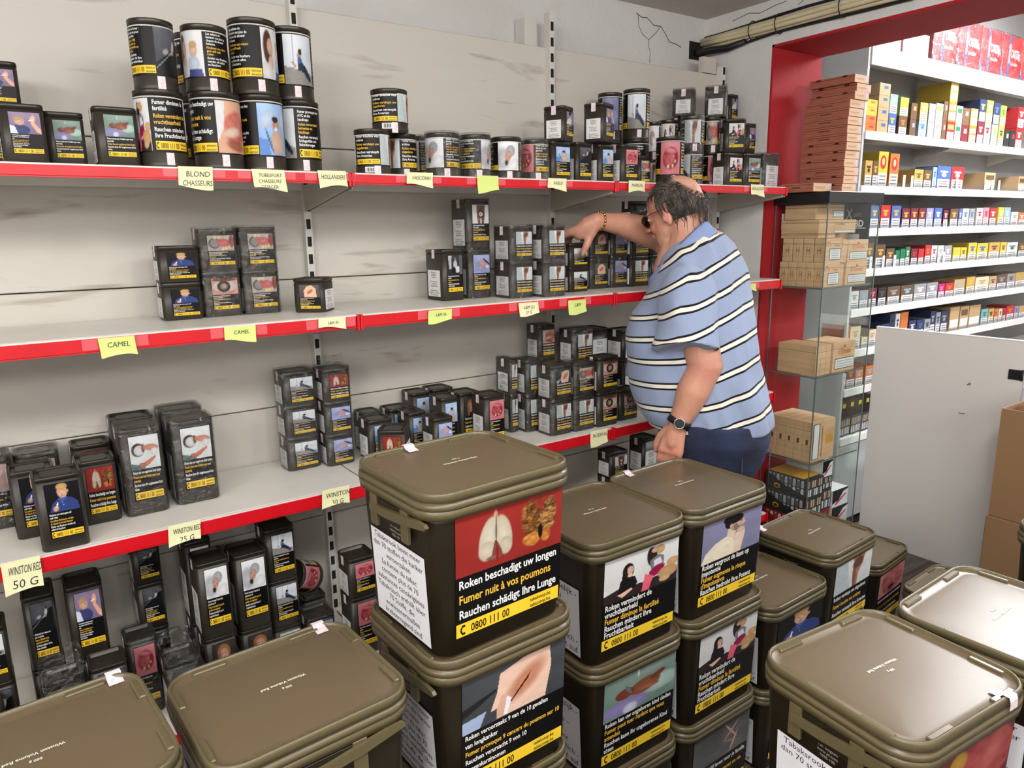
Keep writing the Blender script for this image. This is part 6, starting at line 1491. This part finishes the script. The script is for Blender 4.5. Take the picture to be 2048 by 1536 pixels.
# ------------------------------------------------------------------ the man
def to_mesh_mod(mb, voxel, smooth=6, factor=.5):
    me = bpy.data.meshes.new('tmp'); me.from_pydata(mb.v, [], mb.f); me.update()
    o = bpy.data.objects.new('tmp', me); COL.objects.link(o)
    m = o.modifiers.new('r', 'REMESH'); m.mode = 'VOXEL'; m.voxel_size = voxel; m.use_smooth_shade = True
    s = o.modifiers.new('s', 'SMOOTH'); s.iterations = smooth; s.factor = factor
    dg = bpy.context.evaluated_depsgraph_get()
    out = bpy.data.meshes.new_from_object(o.evaluated_get(dg))
    bpy.data.objects.remove(o); bpy.data.meshes.remove(me)
    return out
def capsule(mb, pts, rr, n=14):
    """chain of circular sections with rounded ends"""
    pts = [Vector(p) for p in pts]; P = []; Rr = []
    d0 = (pts[0]-pts[1]).normalized(); d1 = (pts[-1]-pts[-2]).normalized()
    for k in (.98, .8, .45): P.append(pts[0]+d0*rr[0]*k); Rr.append(rr[0]*math.sqrt(1-k*k))
    # resample with a smooth curve
    for i in range(len(pts)): P.append(pts[i]); Rr.append(rr[i])
    for k in (.45, .8, .98): P.append(pts[-1]+d1*rr[-1]*k); Rr.append(rr[-1]*math.sqrt(1-k*k))
    mb.tube(P, Rr, n)
def ellipsoid(mb, c, ax, rad, n=20, m=12):
    """ax: three unit vectors, rad: three radii"""
    rings = []
    for i in range(1, m):
        t = PI*i/m; z = -math.cos(t); s = math.sin(t)
        rings.append([tuple(Vector(c)+ax[0]*(rad[0]*s*math.cos(a))+ax[1]*(rad[1]*s*math.sin(a))+ax[2]*(rad[2]*z)) for a in (2*PI*k/n for k in range(n))])
    mb.loft(rings)
F = Vector((-.55, .835, 0)).normalized(); L = Vector((-F.y, F.x, 0))     # the man's front and left
UP = Vector((0, 0, 1))
# torso sections: centre x, y, z, fore-aft half, lateral half   (top to bottom)
SEC = [tuple(s) for s in SECTIONS]
def ell_ring(c, a, b, n=28, tilt=0.0, p=2.3):
    r = []
    for k in range(n):
        t = 2*PI*k/n; ct, st = math.cos(t), math.sin(t)
        u = a*math.copysign(abs(ct)**(2/p), ct); v = b*math.copysign(abs(st)**(2/p), st)
        r.append(tuple(Vector(c)+F*u+L*v+UP*(tilt*u)))
    return r
man = empty('person', (1.84, 1.52, 0)); 
tag(man, 'elderly man in blue striped polo shirt and jeans reaching into the shelf', 'person', 'man')
del man['group']
MI = Matrix.Translation((-1.84, -1.52, 0))
def place(me, name, m, parent=None):
    me.transform(MI)
    if m is not None:
        me.materials.clear(); me.materials.append(m)
    return mesh_obj(name, me, parent or man)

HC = Vector(P_['head'])
pitch = math.radians(20)
HF = (F*0.9 + L*0.0 + Vector((-.08, 0, 0))).normalized(); HF = Vector((-.28, .96, 0)).normalized()
HL = Vector((-HF.y, HF.x, 0)); HFp = (HF*math.cos(pitch) - UP*math.sin(pitch)); HU = (UP*math.cos(pitch) + HF*math.sin(pitch))
def h(f, l, u): return HC + HFp*f + HL*l + HU*u
HA = (HFp, HL, HU)
b = MB()
# head
ellipsoid(b, h(-.008, 0, .034), HA, (.094, .074, .078), 24, 16)        # cranium
ellipsoid(b, h(-.030, 0, .010), HA, (.075, .070, .072))                  # back of the head
ellipsoid(b, h(.030, 0, -.030), HA, (.056, .060, .070))               # face
ellipsoid(b, h(.040, 0, -.066), HA, (.046, .050, .036))               # jaw
ellipsoid(b, h(.068, 0, -.088), HA, (.018, .022, .016))               # chin
ellipsoid(b, h(.072, 0, .020), HA, (.020, .044, .012))                # brow
ellipsoid(b, h(.044, 0, -.095), HA, (.040, .045, .028))               # double chin
for s in (-1, 1):
    ellipsoid(b, h(.060, s*.034, -.028), HA, (.022, .018, .020))      # cheek
    ellipsoid(b, h(.068, s*.030, .004), HA, (.013, .014, .011))        # eyelid
    ellipsoid(b, h(-.006, s*.074, -.012), (HFp*.96+HU*.25, HL, HU), (.017, .010, .034))   # ear
    ellipsoid(b, h(.002, s*.078, -.020), HA, (.010, .009, .012))
capsule(b, [h(.082, 0, .014), h(.096, 0, -.004), h(.108, 0, -.020)], [.009, .011, .0135])
for s in (-1, 1): ellipsoid(b, h(.098, s*.012, -.024), HA, (.011, .009, .008))
ellipsoid(b, h(.089, 0, -.044), HA, (.009, .022, .006))               # lips
ellipsoid(b, h(.086, 0, -.055), HA, (.009, .019, .0065))
NB_ = Vector(P_['neckb'])
capsule(b, [h(-.020, 0, -.03), h(-.020, 0, -.09), NB_ + UP*-.045], [.062, .062, .058])
capsule(b, [h(.02, 0, -.085), NB_+F*.03+UP*-.05], [.045, .056])
# trunk under the shirt
b.loft([ell_ring(s[:3], s[3]*.84, s[4]*.86, 20) for s in SEC])
# near (left) arm
sh, elb, wr = Vector(P_['sh']), Vector(P_['elb']), Vector(P_['wr'])
capsule(b, [sh, sh.lerp(elb, .5), elb, Vector(P_['f1']), Vector(P_['f2']), wr], [.045, .056, .054, .050, .040, .0295], 18)
# far (right) arm
rs, re, rw = Vector(P_['rsh']), Vector(P_['relb']), Vector(P_['rwr'])
capsule(b, [rs, rs.lerp(re, .5), re, Vector(P_['r1']), Vector(P_['r2']), rw], [.055, .060, .054, .052, .038, .026], 18)
# left hand hanging, relaxed curl
pd = (Vector(P_['palm'])-wr).normalized()                       # along the palm
pn = L.copy(); pn = (pn - pd*pn.dot(pd)).normalized()            # back of the hand faces outwards
pw = pd.cross(pn).normalized()
if pw.dot(F) < 0: pw = -pw                                     # thumb side, forwards
def lh(a, w_, n_): return wr + pd*a + pw*w_ + pn*n_
capsule(b, [lh(.0, 0, 0), lh(.03, .004, 0), lh(.055, .002, 0)], [.026, .028, .026], 14)
for q in (-.026, -.009, .009, .027): capsule(b, [lh(.02, q*.6, .0), lh(.085, q, .002)], [.016, .0145], 10)
for q, ln in ((-.028, .060), (-.0095, .074), (.0095, .080), (.0285, .072)):
    capsule(b, [lh(.078, q, .002), lh(.085+ln*.42, q*1.02, -.004), lh(.085+ln*.72, q*1.0, -.020), lh(.085+ln*.86, q*.98, -.038)], [.0108, .0100, .0092, .0080], 10)
capsule(b, [lh(.022, .026, -.004), lh(.050, .044, -.012), lh(.078, .050, -.018), lh(.100, .047, -.022)], [.015, .0125, .0110, .0092], 10)
# right hand gripping the top tin: palm above it, thumb in front, fingers behind
TK = Vector((1.602, 1.885, 1.607))
palmN = Vector((-.05, .05, 1)).normalized()
capsule(b, [rw, rw.lerp(TK, .5)+UP*.004, TK], [.026, .030, .027], 14)
for i, (fx, ln) in enumerate(((1.628, .9), (1.607, 1.0), (1.586, 1.0), (1.566, .86))):
    b0 = rw.lerp(TK, .45) + Vector(((fx-1.60)*.5, .0, 0.0))
    k0 = Vector((fx, 1.925, 1.606-.004*abs(i-1))); k1 = Vector((fx-.004, 1.960, 1.594)); k2 = Vector((fx-.006, 1.968, 1.594-.036*ln)); k3 = Vector((fx-.006, 1.962, 1.594-.058*ln))
    capsule(b, [b0, k0], [.017, .0140], 10)
    capsule(b, [k0, k1, k2, k3], [.0118, .0108, .0098, .0086], 10)
capsule(b, [rw.lerp(TK, .25)+Vector((.0, -.012, -.008)), Vector((1.619, 1.856, 1.588)), Vector((1.603, 1.853, 1.562)), Vector((1.597, 1.864, 1.538))], [.019, .0145, .0125, .0098], 12)
# legs and feet
for pts, rr in ((((1.815, 1.51, .90), (1.80, 1.53, .50), (1.80, 1.56, .09)), (.095, .06, .045)), (((1.945, 1.59, .90), (1.97, 1.62, .50), (1.98, 1.65, .09)), (.095, .06, .045))):
    capsule(b, pts, rr, 16)
    p = Vector(pts[-1]); capsule(b, [p+UP*-.03-F*.03, p+UP*-.05+F*.12], [.038, .032], 12)
body = to_mesh_mod(b, .0042, 5, .5)
# skin colour per vertex
nv = len(body.vertices); co = np.empty(nv*3, 'f'); body.vertices.foreach_get('co', co); co = co.reshape(-1, 3)
base = np.array(lin((196, 146, 122))); red = np.array(lin((190, 112, 94))); pale = np.array(lin((216, 172, 146)))
n1 = vnoise(co[:, 0]+co[:, 1], co[:, 2], 22, 1)*.5+vnoise(co[:, 0]-co[:, 1], co[:, 2]*1.3, 60, 2)*.5
c = base*(1-.35*n1[:, None])+red*(.35*n1[:, None])
rel = co-np.array(HC); hf_, hl_, hu_ = rel@np.array(HFp), rel@np.array(HL), rel@np.array(HU)
headm = (np.linalg.norm(rel, axis=1) < .15)
pat = headm & (hu_ > .05); c[pat] = c[pat]*.55+pale*.45
def blob(p, r, colr, amt):
    global c
    dd = np.linalg.norm(co-np.array(p), axis=1); w = np.clip(1-dd/r, 0, 1)[:, None]*amt; c = c*(1-w)+np.array(colr)*w
blob(h(.108, 0, -.02), .028, lin((196, 96, 84)), .7); blob(h(.06, .04, -.03), .035, lin((200, 108, 92)), .6); blob(h(-.006, .08, -.012), .035, lin((204, 118, 102)), .6)
blob(h(.090, 0, -.050), .022, lin((168, 88, 80)), .8); blob(elb+L*.05, .05, lin((170, 92, 78)), .6)
for k in range(5): blob(wr+pd*.09, .05, lin((190, 104, 90)), .2)
for s in (-1, 1): blob(h(.080, s*.030, .006), .012, lin((60, 44, 38)), .9)
# fine stubble-grey on jaw
jm = headm & (hu_ < -.05) & (hf_ > -.01); c[jm] = c[jm]*.9+np.array(lin((150, 130, 122)))*.1
at = body.color_attributes.new('Col', 'FLOAT_COLOR', 'POINT'); a4 = np.ones((nv, 4), 'f'); a4[:, :3] = c; at.data.foreach_set('color', a4.ravel())
place(body, 'body', M['skin'])
# eyes
for s in (-1, 1):
    e = MB(); ellipsoid(e, h(.0735, s*.030, .004), HA, (.0105, .0115, .0085), 14, 8); me = e.mesh('eye', [mat('eye_white', (214, 206, 198), .2)]); place(me, 'eye', bpy.data.materials['eye_white'] if s < 0 else me.materials[0])
# glasses
gl = MB()
for s in (-1, 1):
    rim = [h(.094-.004*abs(math.sin(t)), s*(.032+.025*math.cos(t)), .002+.019*math.sin(t)) for t in (2*PI*k/18 for k in range(19))]
    gl.tube([tuple(p) for p in rim], .0014, 6)
    gl.tube([tuple(h(.090, s*.057, .010)), tuple(h(.04, s*.078, .012)), tuple(h(-.002, s*.082, .008)), tuple(h(-.022, s*.080, -.012))], .0014, 6)
gl.tube([tuple(h(.096, -.008, .006)), tuple(h(.099, 0, .008)), tuple(h(.096, .008, .006))], .0014, 6)
gm = gl.mesh('glasses', [mat('dark_red_spectacle_frame', (90, 30, 26), .3)]); g_o = place(gm, 'glasses', gm.materials[0])
ln_ = MB()
for s in (-1, 1): ln_.loft([[tuple(h(.093+dx-.004*abs(math.sin(t)), s*(.032+.0245*math.cos(t)), .002+.0185*math.sin(t))) for t in (2*PI*k/18 for k in range(18))] for dx in (0, .001)])
lm = ln_.mesh('lens', [glassy('smoked_lens', (.25, .22, .2), .05, .05)]); place(lm, 'lens', lm.materials[0], g_o)

# hair: thin shell round the sides and back, combed front, strands
hm_ = mat('dark_grey_hair', (46, 38, 34), .38, noise=.5, nscale=26, vary=(92, 84, 78), bump=.6, bscale=160)
bc = Vector((-.74, -.04, .67)).normalized()
def hair_mask(p):
    """p: unit direction (front, left, up) from the cranium centre"""
    if p.dot(bc) > math.cos(math.radians(53)): return 0
    if p.x > .35 and p.z < .40: return 0
    if p.x > .62: return 0
    if p.z < -.62: return 0
    if p.x > -.02 and p.z < -.05: return 0
    return 1
cc0 = h(-.012, 0, .028); rad = (.0995, .0795, .0815)
def surf(p, off): return cc0 + HFp*(p.x*(rad[0]+off)) + HL*(p.y*(rad[1]+off)) + HU*(p.z*(rad[2]+off) - (.02 if p.z < 0 else 0)*abs(p.z))
hb = MB(); nu, nw = 72, 44; idx = {}; hv = []; hfc = []
def dirv(i, j):
    t = PI*j/nw; a = 2*PI*i/nu; return Vector((math.sin(t)*math.cos(a), math.sin(t)*math.sin(a), math.cos(t)))
def vid(i, j):
    i %= nu
    if (i, j) not in idx:
        p = dirv(i, j); nn = math.sin(p.x*23+p.z*9)*.0012+rng.uniform(-.0011, .0011)
        idx[(i, j)] = len(hv); hv.append(tuple(surf(p, .0025+nn)))
    return idx[(i, j)]
for j in range(1, nw):
    for i in range(nu):
        if all(hair_mask(dirv(a, q)) for a, q in ((i, j), (i+1, j), (i+1, j+1), (i, j+1))): hfc.append((vid(i, j), vid(i, j+1), vid(i+1, j+1), vid(i+1, j)))
hb.add(hv, hfc, 0, True)
# wisps lying over the edge of the bald crown
for k in range(260):
    a = rng.uniform(0, 2*PI); e1 = bc.cross(Vector((0, 1, 0))).normalized(); e2 = bc.cross(e1); th_ = math.radians(rng.uniform(53, 60))
    p = (bc*math.cos(th_)+(e1*math.cos(a)+e2*math.sin(a))*math.sin(th_))
    if not hair_mask(p): continue
    q = p.copy(); pts = []
    for m_ in range(4):
        pts.append(tuple(surf(q, .0035+.0008*m_))); q = (q*1.0+bc*.05+Vector((-.05, 0, -.02))).normalized()
    hb.tube(pts, [.0010, .0010, .0008, .0003], 4)
# strands
for k in range(900):
    a = rng.uniform(0, 2*PI); zt = rng.uniform(-.45, .55) if k > 150 else rng.uniform(.5, .98)
    st_ = math.sqrt(max(0, 1-zt*zt)); p = Vector((st_*math.cos(a), st_*math.sin(a), zt))
    if not hair_mask(p) or (zt > .5 and p.x < .05): continue
    pts = []; q = p.copy(); n_ = rng.randint(3, 5)
    for m_ in range(n_):
        pts.append(tuple(surf(q, .003+.0012*m_+rng.uniform(0, .002))))
        if zt > .5: q = (q + Vector((-.10, .05+rng.uniform(-.05, .05), -.05))).normalized()
        else: q = (q + Vector((-.03, 0, -.14))).normalized()
    r0 = rng.uniform(.0007, .0013); hb.tube(pts, [r0]*(n_-1)+[r0*.3], 4)
for k in range(70):   # longer wisps at the nape
    yy = rng.uniform(-.055, .065); f0 = rng.uniform(-.105, -.055) if abs(yy) < .05 else rng.uniform(-.07, -.02)
    p0 = h(f0, yy, -.035+rng.uniform(-.01, .01)); hb.tube([tuple(p0), tuple(p0-UP*.028+rng.uniform(-.003, .003)*F), tuple(p0-UP*.052-F*.006+L*rng.uniform(-.006, .006))], [.0013, .0012, .0003], 4)
hm = hb.mesh('hair', [hm_]); place(hm, 'hair', hm_)

# shirt: torso and sleeves fused, then striped by a cloth coordinate
s = MB()
rings = []
for i, q in enumerate(SEC): rings.append(ell_ring(q[:3], q[3], q[4], 40, tilt=0.0))
s.loft(list(reversed(rings)))
# left sleeve hangs wide over the upper arm
Hm = Vector(P_['hem'])
ax = (Hm-sh).normalized()
def oval(c, axd, r1, r2, n=24):
    u = (F - axd*F.dot(axd)).normalized(); w = axd.cross(u); return [tuple(Vector(c)+u*(r1*math.cos(2*PI*k/n))+w*(r2*math.sin(2*PI*k/n))) for k in range(n)]
s.loft([oval(sh-ax*.055, ax, .040, .035), oval(sh-ax*.035, ax, .070, .060), oval(sh, ax, .088, .075), oval(sh.lerp(Hm, .5), ax, .094, .078), oval(sh.lerp(Hm, .85), ax, .098, .078), oval(Hm, ax, .101, .080)])
# right sleeve towards the reaching arm
ax2 = (re-rs).normalized(); s.loft([oval(rs-ax2*.05, ax2, .05, .05), oval(rs, ax2, .085, .085), oval(rs+ax2*.12, ax2, .085, .085)])
# collar
shirt = to_mesh_mod(s, .0062, 6, .5)
nv = len(shirt.vertices); co = np.empty(nv*3, 'f'); shirt.vertices.foreach_get('co', co); co = co.reshape(-1, 3).astype(float)
zc = np.array([q[2] for q in SEC])[::-1]; xc = np.array([q[0] for q in SEC])[::-1]; yc = np.array([q[1] for q in SEC])[::-1]
cxv, cyv = np.interp(co[:, 2], zc, xc), np.interp(co[:, 2], zc, yc)
fq = (co[:, 0]-cxv)*F.x+(co[:, 1]-cyv)*F.y; lq = (co[:, 0]-cxv)*L.x+(co[:, 1]-cyv)*L.y
tz = np.interp(co[:, 2], [1.0, 1.45, 1.6], [.36, .62, .95]); tz = np.interp(co[:, 2], [1.0, 1.3, 1.42, 1.55], [.36, .50, .9, 1.5]); tp = np.interp(co[:, 2], [1.33, 1.5], [.10, 1.1]); fneg = -np.log1p(np.exp(-(fq+.03)/.03))*.03
th = np.radians(np.interp(co[:, 2], [1.0, 1.3, 1.6], [19, 27, 42])); fpos = np.interp(co[:, 2], [1.2, 1.5], [.12, .8])*np.maximum(fq, 0)
stp = 1.3+(co[:, 2]-1.3)*np.cos(th) + np.sin(th)*fneg + fpos*np.sin(th)
# sleeve coordinate
A0 = np.array(sh-ax*.06); axn = np.array(ax); tl = (co-A0)@axn; dist = np.linalg.norm(co-A0-tl[:, None]*axn, axis=1)
lqs = (co-np.array(sh))@np.array(L)
sleeve = (tl > .035) & (tl < .30) & (dist < .118) & (lqs > -.045+.0*tl)
stp_s = 1.60-tl*1.02 - .10*((co-A0)@np.array(F))*-1
# wrinkles
nrm = np.empty(nv*3, 'f'); shirt.vertices.foreach_get('normal', nrm); nrm = nrm.reshape(-1, 3)
wob = (np.sin(co[:, 2]*26+fq*30+lq*9)*.0022*np.clip((1.35-co[:, 2])*3, 0, 1) + (vnoise(fq*1.0+lq*.4+3, co[:, 2]*.55-fq*.35+3, 17, 2)-.5)*.020 + (vnoise(fq+lq+3, co[:, 2]*.4+5, 34, 5)-.5)*.008)
arm_crease = np.exp(-((tl-.05)/.02)**2)*(dist < .12)*(lqs > -.06)*.002
co2 = co+nrm*(wob-arm_crease)[:, None]
# neckline/hem: shallow collar fall
colr_ = np.zeros(nv, bool)
shirt.vertices.foreach_set('co', co2.astype('f').ravel())
at = shirt.attributes.new('stripe', 'FLOAT', 'POINT'); at.data.foreach_set('value', stp.astype('f'))
at = shirt.attributes.new('plain', 'FLOAT', 'POINT'); at.data.foreach_set('value', colr_.astype('f'))
m = bpy.data.materials.new('striped_polo_fabric'); m.use_nodes = True; nt = m.node_tree; bs = nt.nodes['Principled BSDF']; bs.inputs['Roughness'].default_value = .85; bs.inputs['Specular IOR Level'].default_value = .2
bs.inputs['Sheen Weight'].default_value = .15
a_ = nt.nodes.new('ShaderNodeAttribute'); a_.attribute_name = 'stripe'
md = nt.nodes.new('ShaderNodeMath'); md.operation = 'DIVIDE'; md.inputs[1].default_value = .0700; nt.links.new(a_.outputs['Fac'], md.inputs[0])
fr = nt.nodes.new('ShaderNodeMath'); fr.operation = 'FRACT'; nt.links.new(md.outputs[0], fr.inputs[0])
rp = nt.nodes.new('ShaderNodeValToRGB'); rp.color_ramp.interpolation = 'CONSTANT'; e = rp.color_ramp.elements
BL = lin((142, 156, 184)); KK = lin((16, 16, 24)); WW = lin((226, 222, 208))
e[0].position = 0; e[0].color = (*BL, 1); e[1].position = .33; e[1].color = (*KK, 1)
for p_, c_ in ((.408, WW), (.562, KK), (.64, BL)): x_ = e.new(p_); x_.color = (*c_, 1)
nt.links.new(fr.outputs[0], rp.inputs[0])
pl_ = nt.nodes.new('ShaderNodeAttribute'); pl_.attribute_name = 'plain'
mx = nt.nodes.new('ShaderNodeMixRGB'); mx.inputs[2].default_value = (*BL, 1); nt.links.new(pl_.outputs['Fac'], mx.inputs[0]); nt.links.new(rp.outputs[0], mx.inputs[1]); nt.links.new(mx.outputs[0], bs.inputs['Base Color'])
nz = nt.nodes.new('ShaderNodeTexNoise'); nz.inputs['Scale'].default_value = 700; bp = nt.nodes.new('ShaderNodeBump'); bp.inputs['Strength'].default_value = .25; bp.inputs['Distance'].default_value = .002
tc = nt.nodes.new('ShaderNodeTexCoord'); nt.links.new(tc.outputs['Object'], nz.inputs['Vector']); nt.links.new(nz.outputs['Fac'], bp.inputs['Height']); nt.links.new(bp.outputs[0], bs.inputs['Normal'])
sh_o = place(shirt, 'polo_shirt', m)
# folded collar
plain_blue = mat('plain_blue_knit', (130, 148, 190), .85, bump=.2, bscale=700)
cb = MB(); rings = []
for (dr, dz) in ((.0, .016), (.004, .024), (.012, .018), (.026, -.020), (.024, -.026), (.010, -.004)):
    rr_ = .080+dr; rings.append([tuple(NB_+F*(rr_*math.cos(t)+dz*.4)+L*(rr_*.98*math.sin(t))+UP*(dz*.8-.092*math.cos(t))) for t in (2*PI*k/30 for k in range(30))])
nR = len(rings)
cv = [p for r_ in rings for p in r_]; cf = [(i*30+j, i*30+(j+1) % 30, ((i+1) % nR)*30+(j+1) % 30, ((i+1) % nR)*30+j) for i in range(nR) for j in range(30)]
cb.add(cv, cf, 0, True); cm = cb.mesh('collar', [plain_blue]); place(cm, 'collar', plain_blue, sh_o)

# jeans
denim = mat('dark_blue_denim', (40, 52, 84), .8, noise=.45, nscale=9, vary=(22, 28, 48), bump=.5, bscale=500)
j = MB(); q0 = SEC[-1]; hb0 = Vector((q0[0], q0[1], q0[2]))
j.loft([ell_ring((1.845, 1.50, 1.02), .165, .175, 30), ell_ring((1.86, 1.505, .95), .178, .185, 30), ell_ring((1.872, 1.525, .88), .175, .18, 30), ell_ring((1.878, 1.545, .80), .15, .17, 30)])
for pts in (((1.80, 1.505, .88), (1.792, 1.525, .50), (1.79, 1.545, .06)), ((1.945, 1.59, .88), (1.97, 1.62, .50), (1.98, 1.65, .06))):
    p0, p1, p2 = [Vector(p) for p in pts]
    j.loft([oval(p0, (p1-p0).normalized(), .105, .09), oval(p0.lerp(p1, .5), (p1-p0).normalized(), .093, .082), oval(p1, (p2-p1).normalized(), .080, .072), oval(p2, (p2-p1).normalized(), .078, .070)])
jm_ = to_mesh_mod(j, .008, 5, .5); jo = place(jm_, 'jeans', denim)
# rear pocket with stitching, belt line
pk_ = MB(); pc = Vector(P_['pocket'])
stitch = mat('denim_stitching', (64, 66, 84), .8)
def back_pt(t, z): 
    c_ = Vector((1.866, 1.515, z)); return tuple(c_ - F*(.183*math.cos(t)) + L*(.190*math.sin(t)))
for zz in (.935, .928): pk_.tube([back_pt(.95-.9*k/8, zz-.012*k/8) for k in range(9)], .0013, 5)
pk_.tube([back_pt(.95, .935), back_pt(.93, .80)], .0013, 5).tube([back_pt(.05, .923), back_pt(.09, .80)], .0013, 5)
ps = pk_.mesh('pocket_stitching', [stitch]); place(ps, 'pocket_stitching', stitch, jo)
# shoes
for p in (Vector((1.79, 1.545, 0)), Vector((1.98, 1.65, 0))):
    sm = MB(); sm.loft([[tuple(p+F*(.045+a_*.125*k)+L*(b_*.045*k)+UP*z) for a_, b_ in ((math.cos(t), math.sin(t)) for t in (2*PI*q/20 for q in range(20)))] for k, z in ((.98, .001), (1.04, .02), (.96, .05), (.70, .075), (.42, .09))])
    me = sm.mesh('shoe', [M['black_card']]); place(me, 'shoe', M['black_card'])
# wrist watch on the left wrist
wd = (wr-Vector(P_['f2'])).normalized(); wn = (L-wd*L.dot(wd)).normalized(); wu = wd.cross(wn)
wc = wr-wd*.012
wm = MB(); wm.loft([[tuple(wc+wd*z+(wn*math.cos(t)+wu*math.sin(t))*(.0345+e_)) for t in (2*PI*k/26 for k in range(26))] for z, e_ in ((-.010, 0), (-.010, .0025), (.010, .0025), (.010, 0))], False, False)
wb_ = wm.mesh('watch_strap', [M['black_card']]); wo = place(wb_, 'watch', M['black_card'])
fd = (wn*.82-F*.1+wu*(-.0)).normalized(); fd = (fd-wd*fd.dot(wd)).normalized(); fu = wd.cross(fd)
wf = MB(); wf.loft([[tuple(wc+fd*(.033+z)+(wd*math.cos(t)+fu*math.sin(t))*r_) for t in (2*PI*k/24 for k in range(24))] for z, r_ in ((0, .016), (.004, .0175), (.008, .0175), (.0095, .0150), (.0088, .0145))])
wfm = wf.mesh('watch_case', [M['chrome']]); place(wfm, 'watch_case', M['chrome'], wo)
df = MB(); df.loft([[tuple(wc+fd*(.0330+z)+(wd*math.cos(t)+fu*math.sin(t))*.0142) for t in (2*PI*k/20 for k in range(20))] for z in (.0086, .0094)])
dm = df.mesh('watch_dial', [M['black_card']]); place(dm, 'watch_dial', M['black_card'], wo)
# chain bracelet on the right wrist
wd2 = (rw-Vector(P_['r2'])).normalized(); wn2 = (L-wd2*L.dot(wd2)).normalized(); wu2 = wd2.cross(wn2)
br = MB(); bcn = rw-wd2*.012
for k in range(16):
    t = 2*PI*k/16; t2_ = t+2*PI/16*.8
    br.tube([tuple(bcn+(wn2*math.cos(t)+wu2*math.sin(t))*.0305), tuple(bcn+wd2*.001+(wn2*math.cos(t2_)+wu2*math.sin(t2_))*.0305)], .0036, 6)
brm = br.mesh('bracelet', [mat('gold_metal', (206, 170, 120), .3, metal=1.0)]); place(brm, 'bracelet', brm.materials[0])
